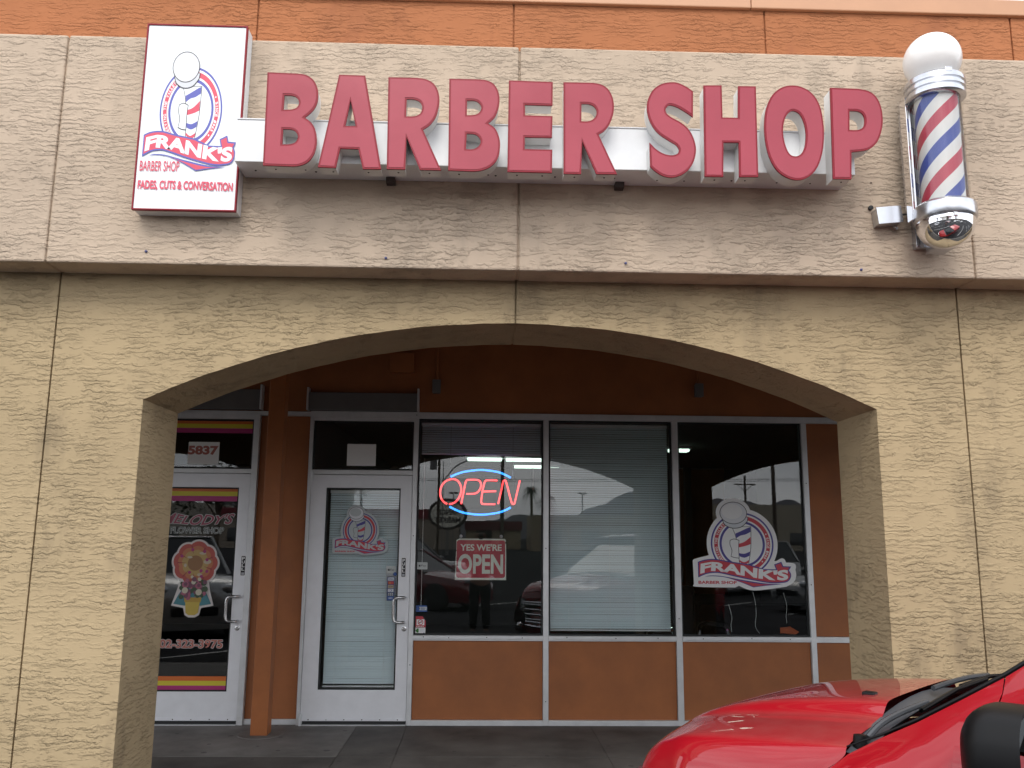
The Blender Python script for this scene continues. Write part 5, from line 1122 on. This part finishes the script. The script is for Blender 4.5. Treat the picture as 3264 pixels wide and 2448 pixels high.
# ================================================================== THE PHOTOGRAPHER (seen mirrored in the glass)
T = thing('person', 'person in dark clothes standing on the asphalt holding up a phone to take the picture', 'person', (-.03, -.42, -.15), local=True)
def skin(name, verts, edges, radii, m, parent, root_i=0, sub=2):
    me = bpy.data.meshes.new(name); me.from_pydata(verts, edges, []); o = bpy.data.objects.new(name, me); link(o, parent); me.materials.append(m)
    sk = o.modifiers.new('skin', 'SKIN'); sk.use_smooth_shade = True
    for i, r_ in enumerate(radii): me.skin_vertices[0].data[i].radius = (r_, r_) if not isinstance(r_, tuple) else r_
    for i in range(len(verts)): me.skin_vertices[0].data[i].use_root = (i == root_i)
    s2 = o.modifiers.new('sub', 'SUBSURF'); s2.levels = sub; s2.render_levels = sub
    return o
SKIN_M = mat('skin', (.42, .25, .18), .5); DARKC = mat('dark_trousers', (.014, .014, .017), .85); DARKS = mat('dark_shirt', (.018, .02, .024), .85)
V = [(0, 0, .95), (0, -.02, 1.15), (0, -.02, 1.38), (0, .0, 1.50), (0, .03, 1.60), (0, .035, 1.68), (0, .03, 1.76),
     (.10, 0, .88), (.11, .01, .50), (.12, -.02, .09), (.13, .12, .04), (-.10, 0, .88), (-.11, .01, .50), (-.12, -.02, .09), (-.13, .12, .04),
     (.19, -.02, 1.42), (.23, .10, 1.22), (.10, .33, 1.58), (.075, .38, 1.66), (-.19, -.02, 1.42), (-.23, .10, 1.22), (-.10, .33, 1.58), (-.075, .38, 1.66)]
E_ = [(0, 1), (1, 2), (2, 3), (3, 4), (4, 5), (5, 6), (0, 7), (7, 8), (8, 9), (9, 10), (0, 11), (11, 12), (12, 13), (13, 14), (2, 15), (15, 16), (16, 17), (17, 18), (2, 19), (19, 20), (20, 21), (21, 22)]
RD = [(.16, .11), (.14, .10), (.17, .105), .055, .075, .085, .06, .10, .065, .045, .035, .10, .065, .045, .035, .06, .045, .03, .026, .06, .045, .03, .026]
body = skin('body', V, E_, RD, SKIN_M, T)
tr_ = skin('trousers', [(0, 0, 1.0), (.10, 0, .87), (.11, .01, .50), (.12, -.015, .10), (-.10, 0, .87), (-.11, .01, .50), (-.12, -.015, .10)], [(0, 1), (1, 2), (2, 3), (0, 4), (4, 5), (5, 6)], [(.175, .125), .115, .085, .075, .115, .085, .075], DARKC, body)
sh_ = skin('shirt', [(0, 0, .90), (0, -.02, 1.15), (0, -.02, 1.38), (0, .0, 1.47), (.19, -.02, 1.42), (.23, .10, 1.23), (-.19, -.02, 1.42), (-.23, .10, 1.23)], [(0, 1), (1, 2), (2, 3), (2, 4), (4, 5), (2, 6), (6, 7)], [(.185, .13), (.165, .12), (.19, .125), .075, .075, .062, .075, .062], DARKS, body)
for s in (1, -1):
    hv = [(s * .070, .385, 1.665), (s * .072, .395, 1.72)]; he = [(0, 1)]; hr = [.024, .028]
    for q, (dx, ln) in enumerate(((-.024, .070), (-.008, .078), (.008, .074), (.023, .058))):
        i0 = len(hv); hv += [(s * (.070 + dx), .402, 1.755), (s * (.066 + dx * .9), .418, 1.755 + ln * .5), (s * (.060 + dx * .8), .408, 1.755 + ln * .9)]; he += [(1, i0), (i0, i0 + 1), (i0 + 1, i0 + 2)]; hr += [.0095, .0085, .0075]
    i0 = len(hv); hv += [(s * .045, .385, 1.70), (s * .035, .395, 1.735)]; he += [(0, i0), (i0, i0 + 1)]; hr += [.011, .009]
    skin('hand', hv, he, hr, SKIN_M, body, 0, 1)
    b = MB(); b.sphere((s * .125, .06, .045), (.05, .14, .05)); b.build('shoe', M_BLK, body)
    b = MB(); b.sphere((s * .032, .112, 1.70), .011); b.build('eye', M_BLKG, body)
    b = MB(); b.sphere((s * .082, .03, 1.685), (.014, .025, .032)); b.build('ear', SKIN_M, body)
b = MB(); b.sphere((0, .122, 1.665), (.014, .02, .024)); b.build('nose', SKIN_M, body)
b = MB(); b.sphere((0, .112, 1.622), (.024, .008, .006)); b.build('mouth', mat('lips', (.30, .12, .10), .5), body)
b = MB(); b.sphere((0, .015, 1.745), (.092, .10, .085)); b.build('hair', M_BLK, body)
b = MB(); b.box(-.107, .046, -.050, -.042, 1.552, 1.627); tag(b.build('phone', M_BLKG, bevel=.003), 'black phone held up sideways by the photographer', 'phone')
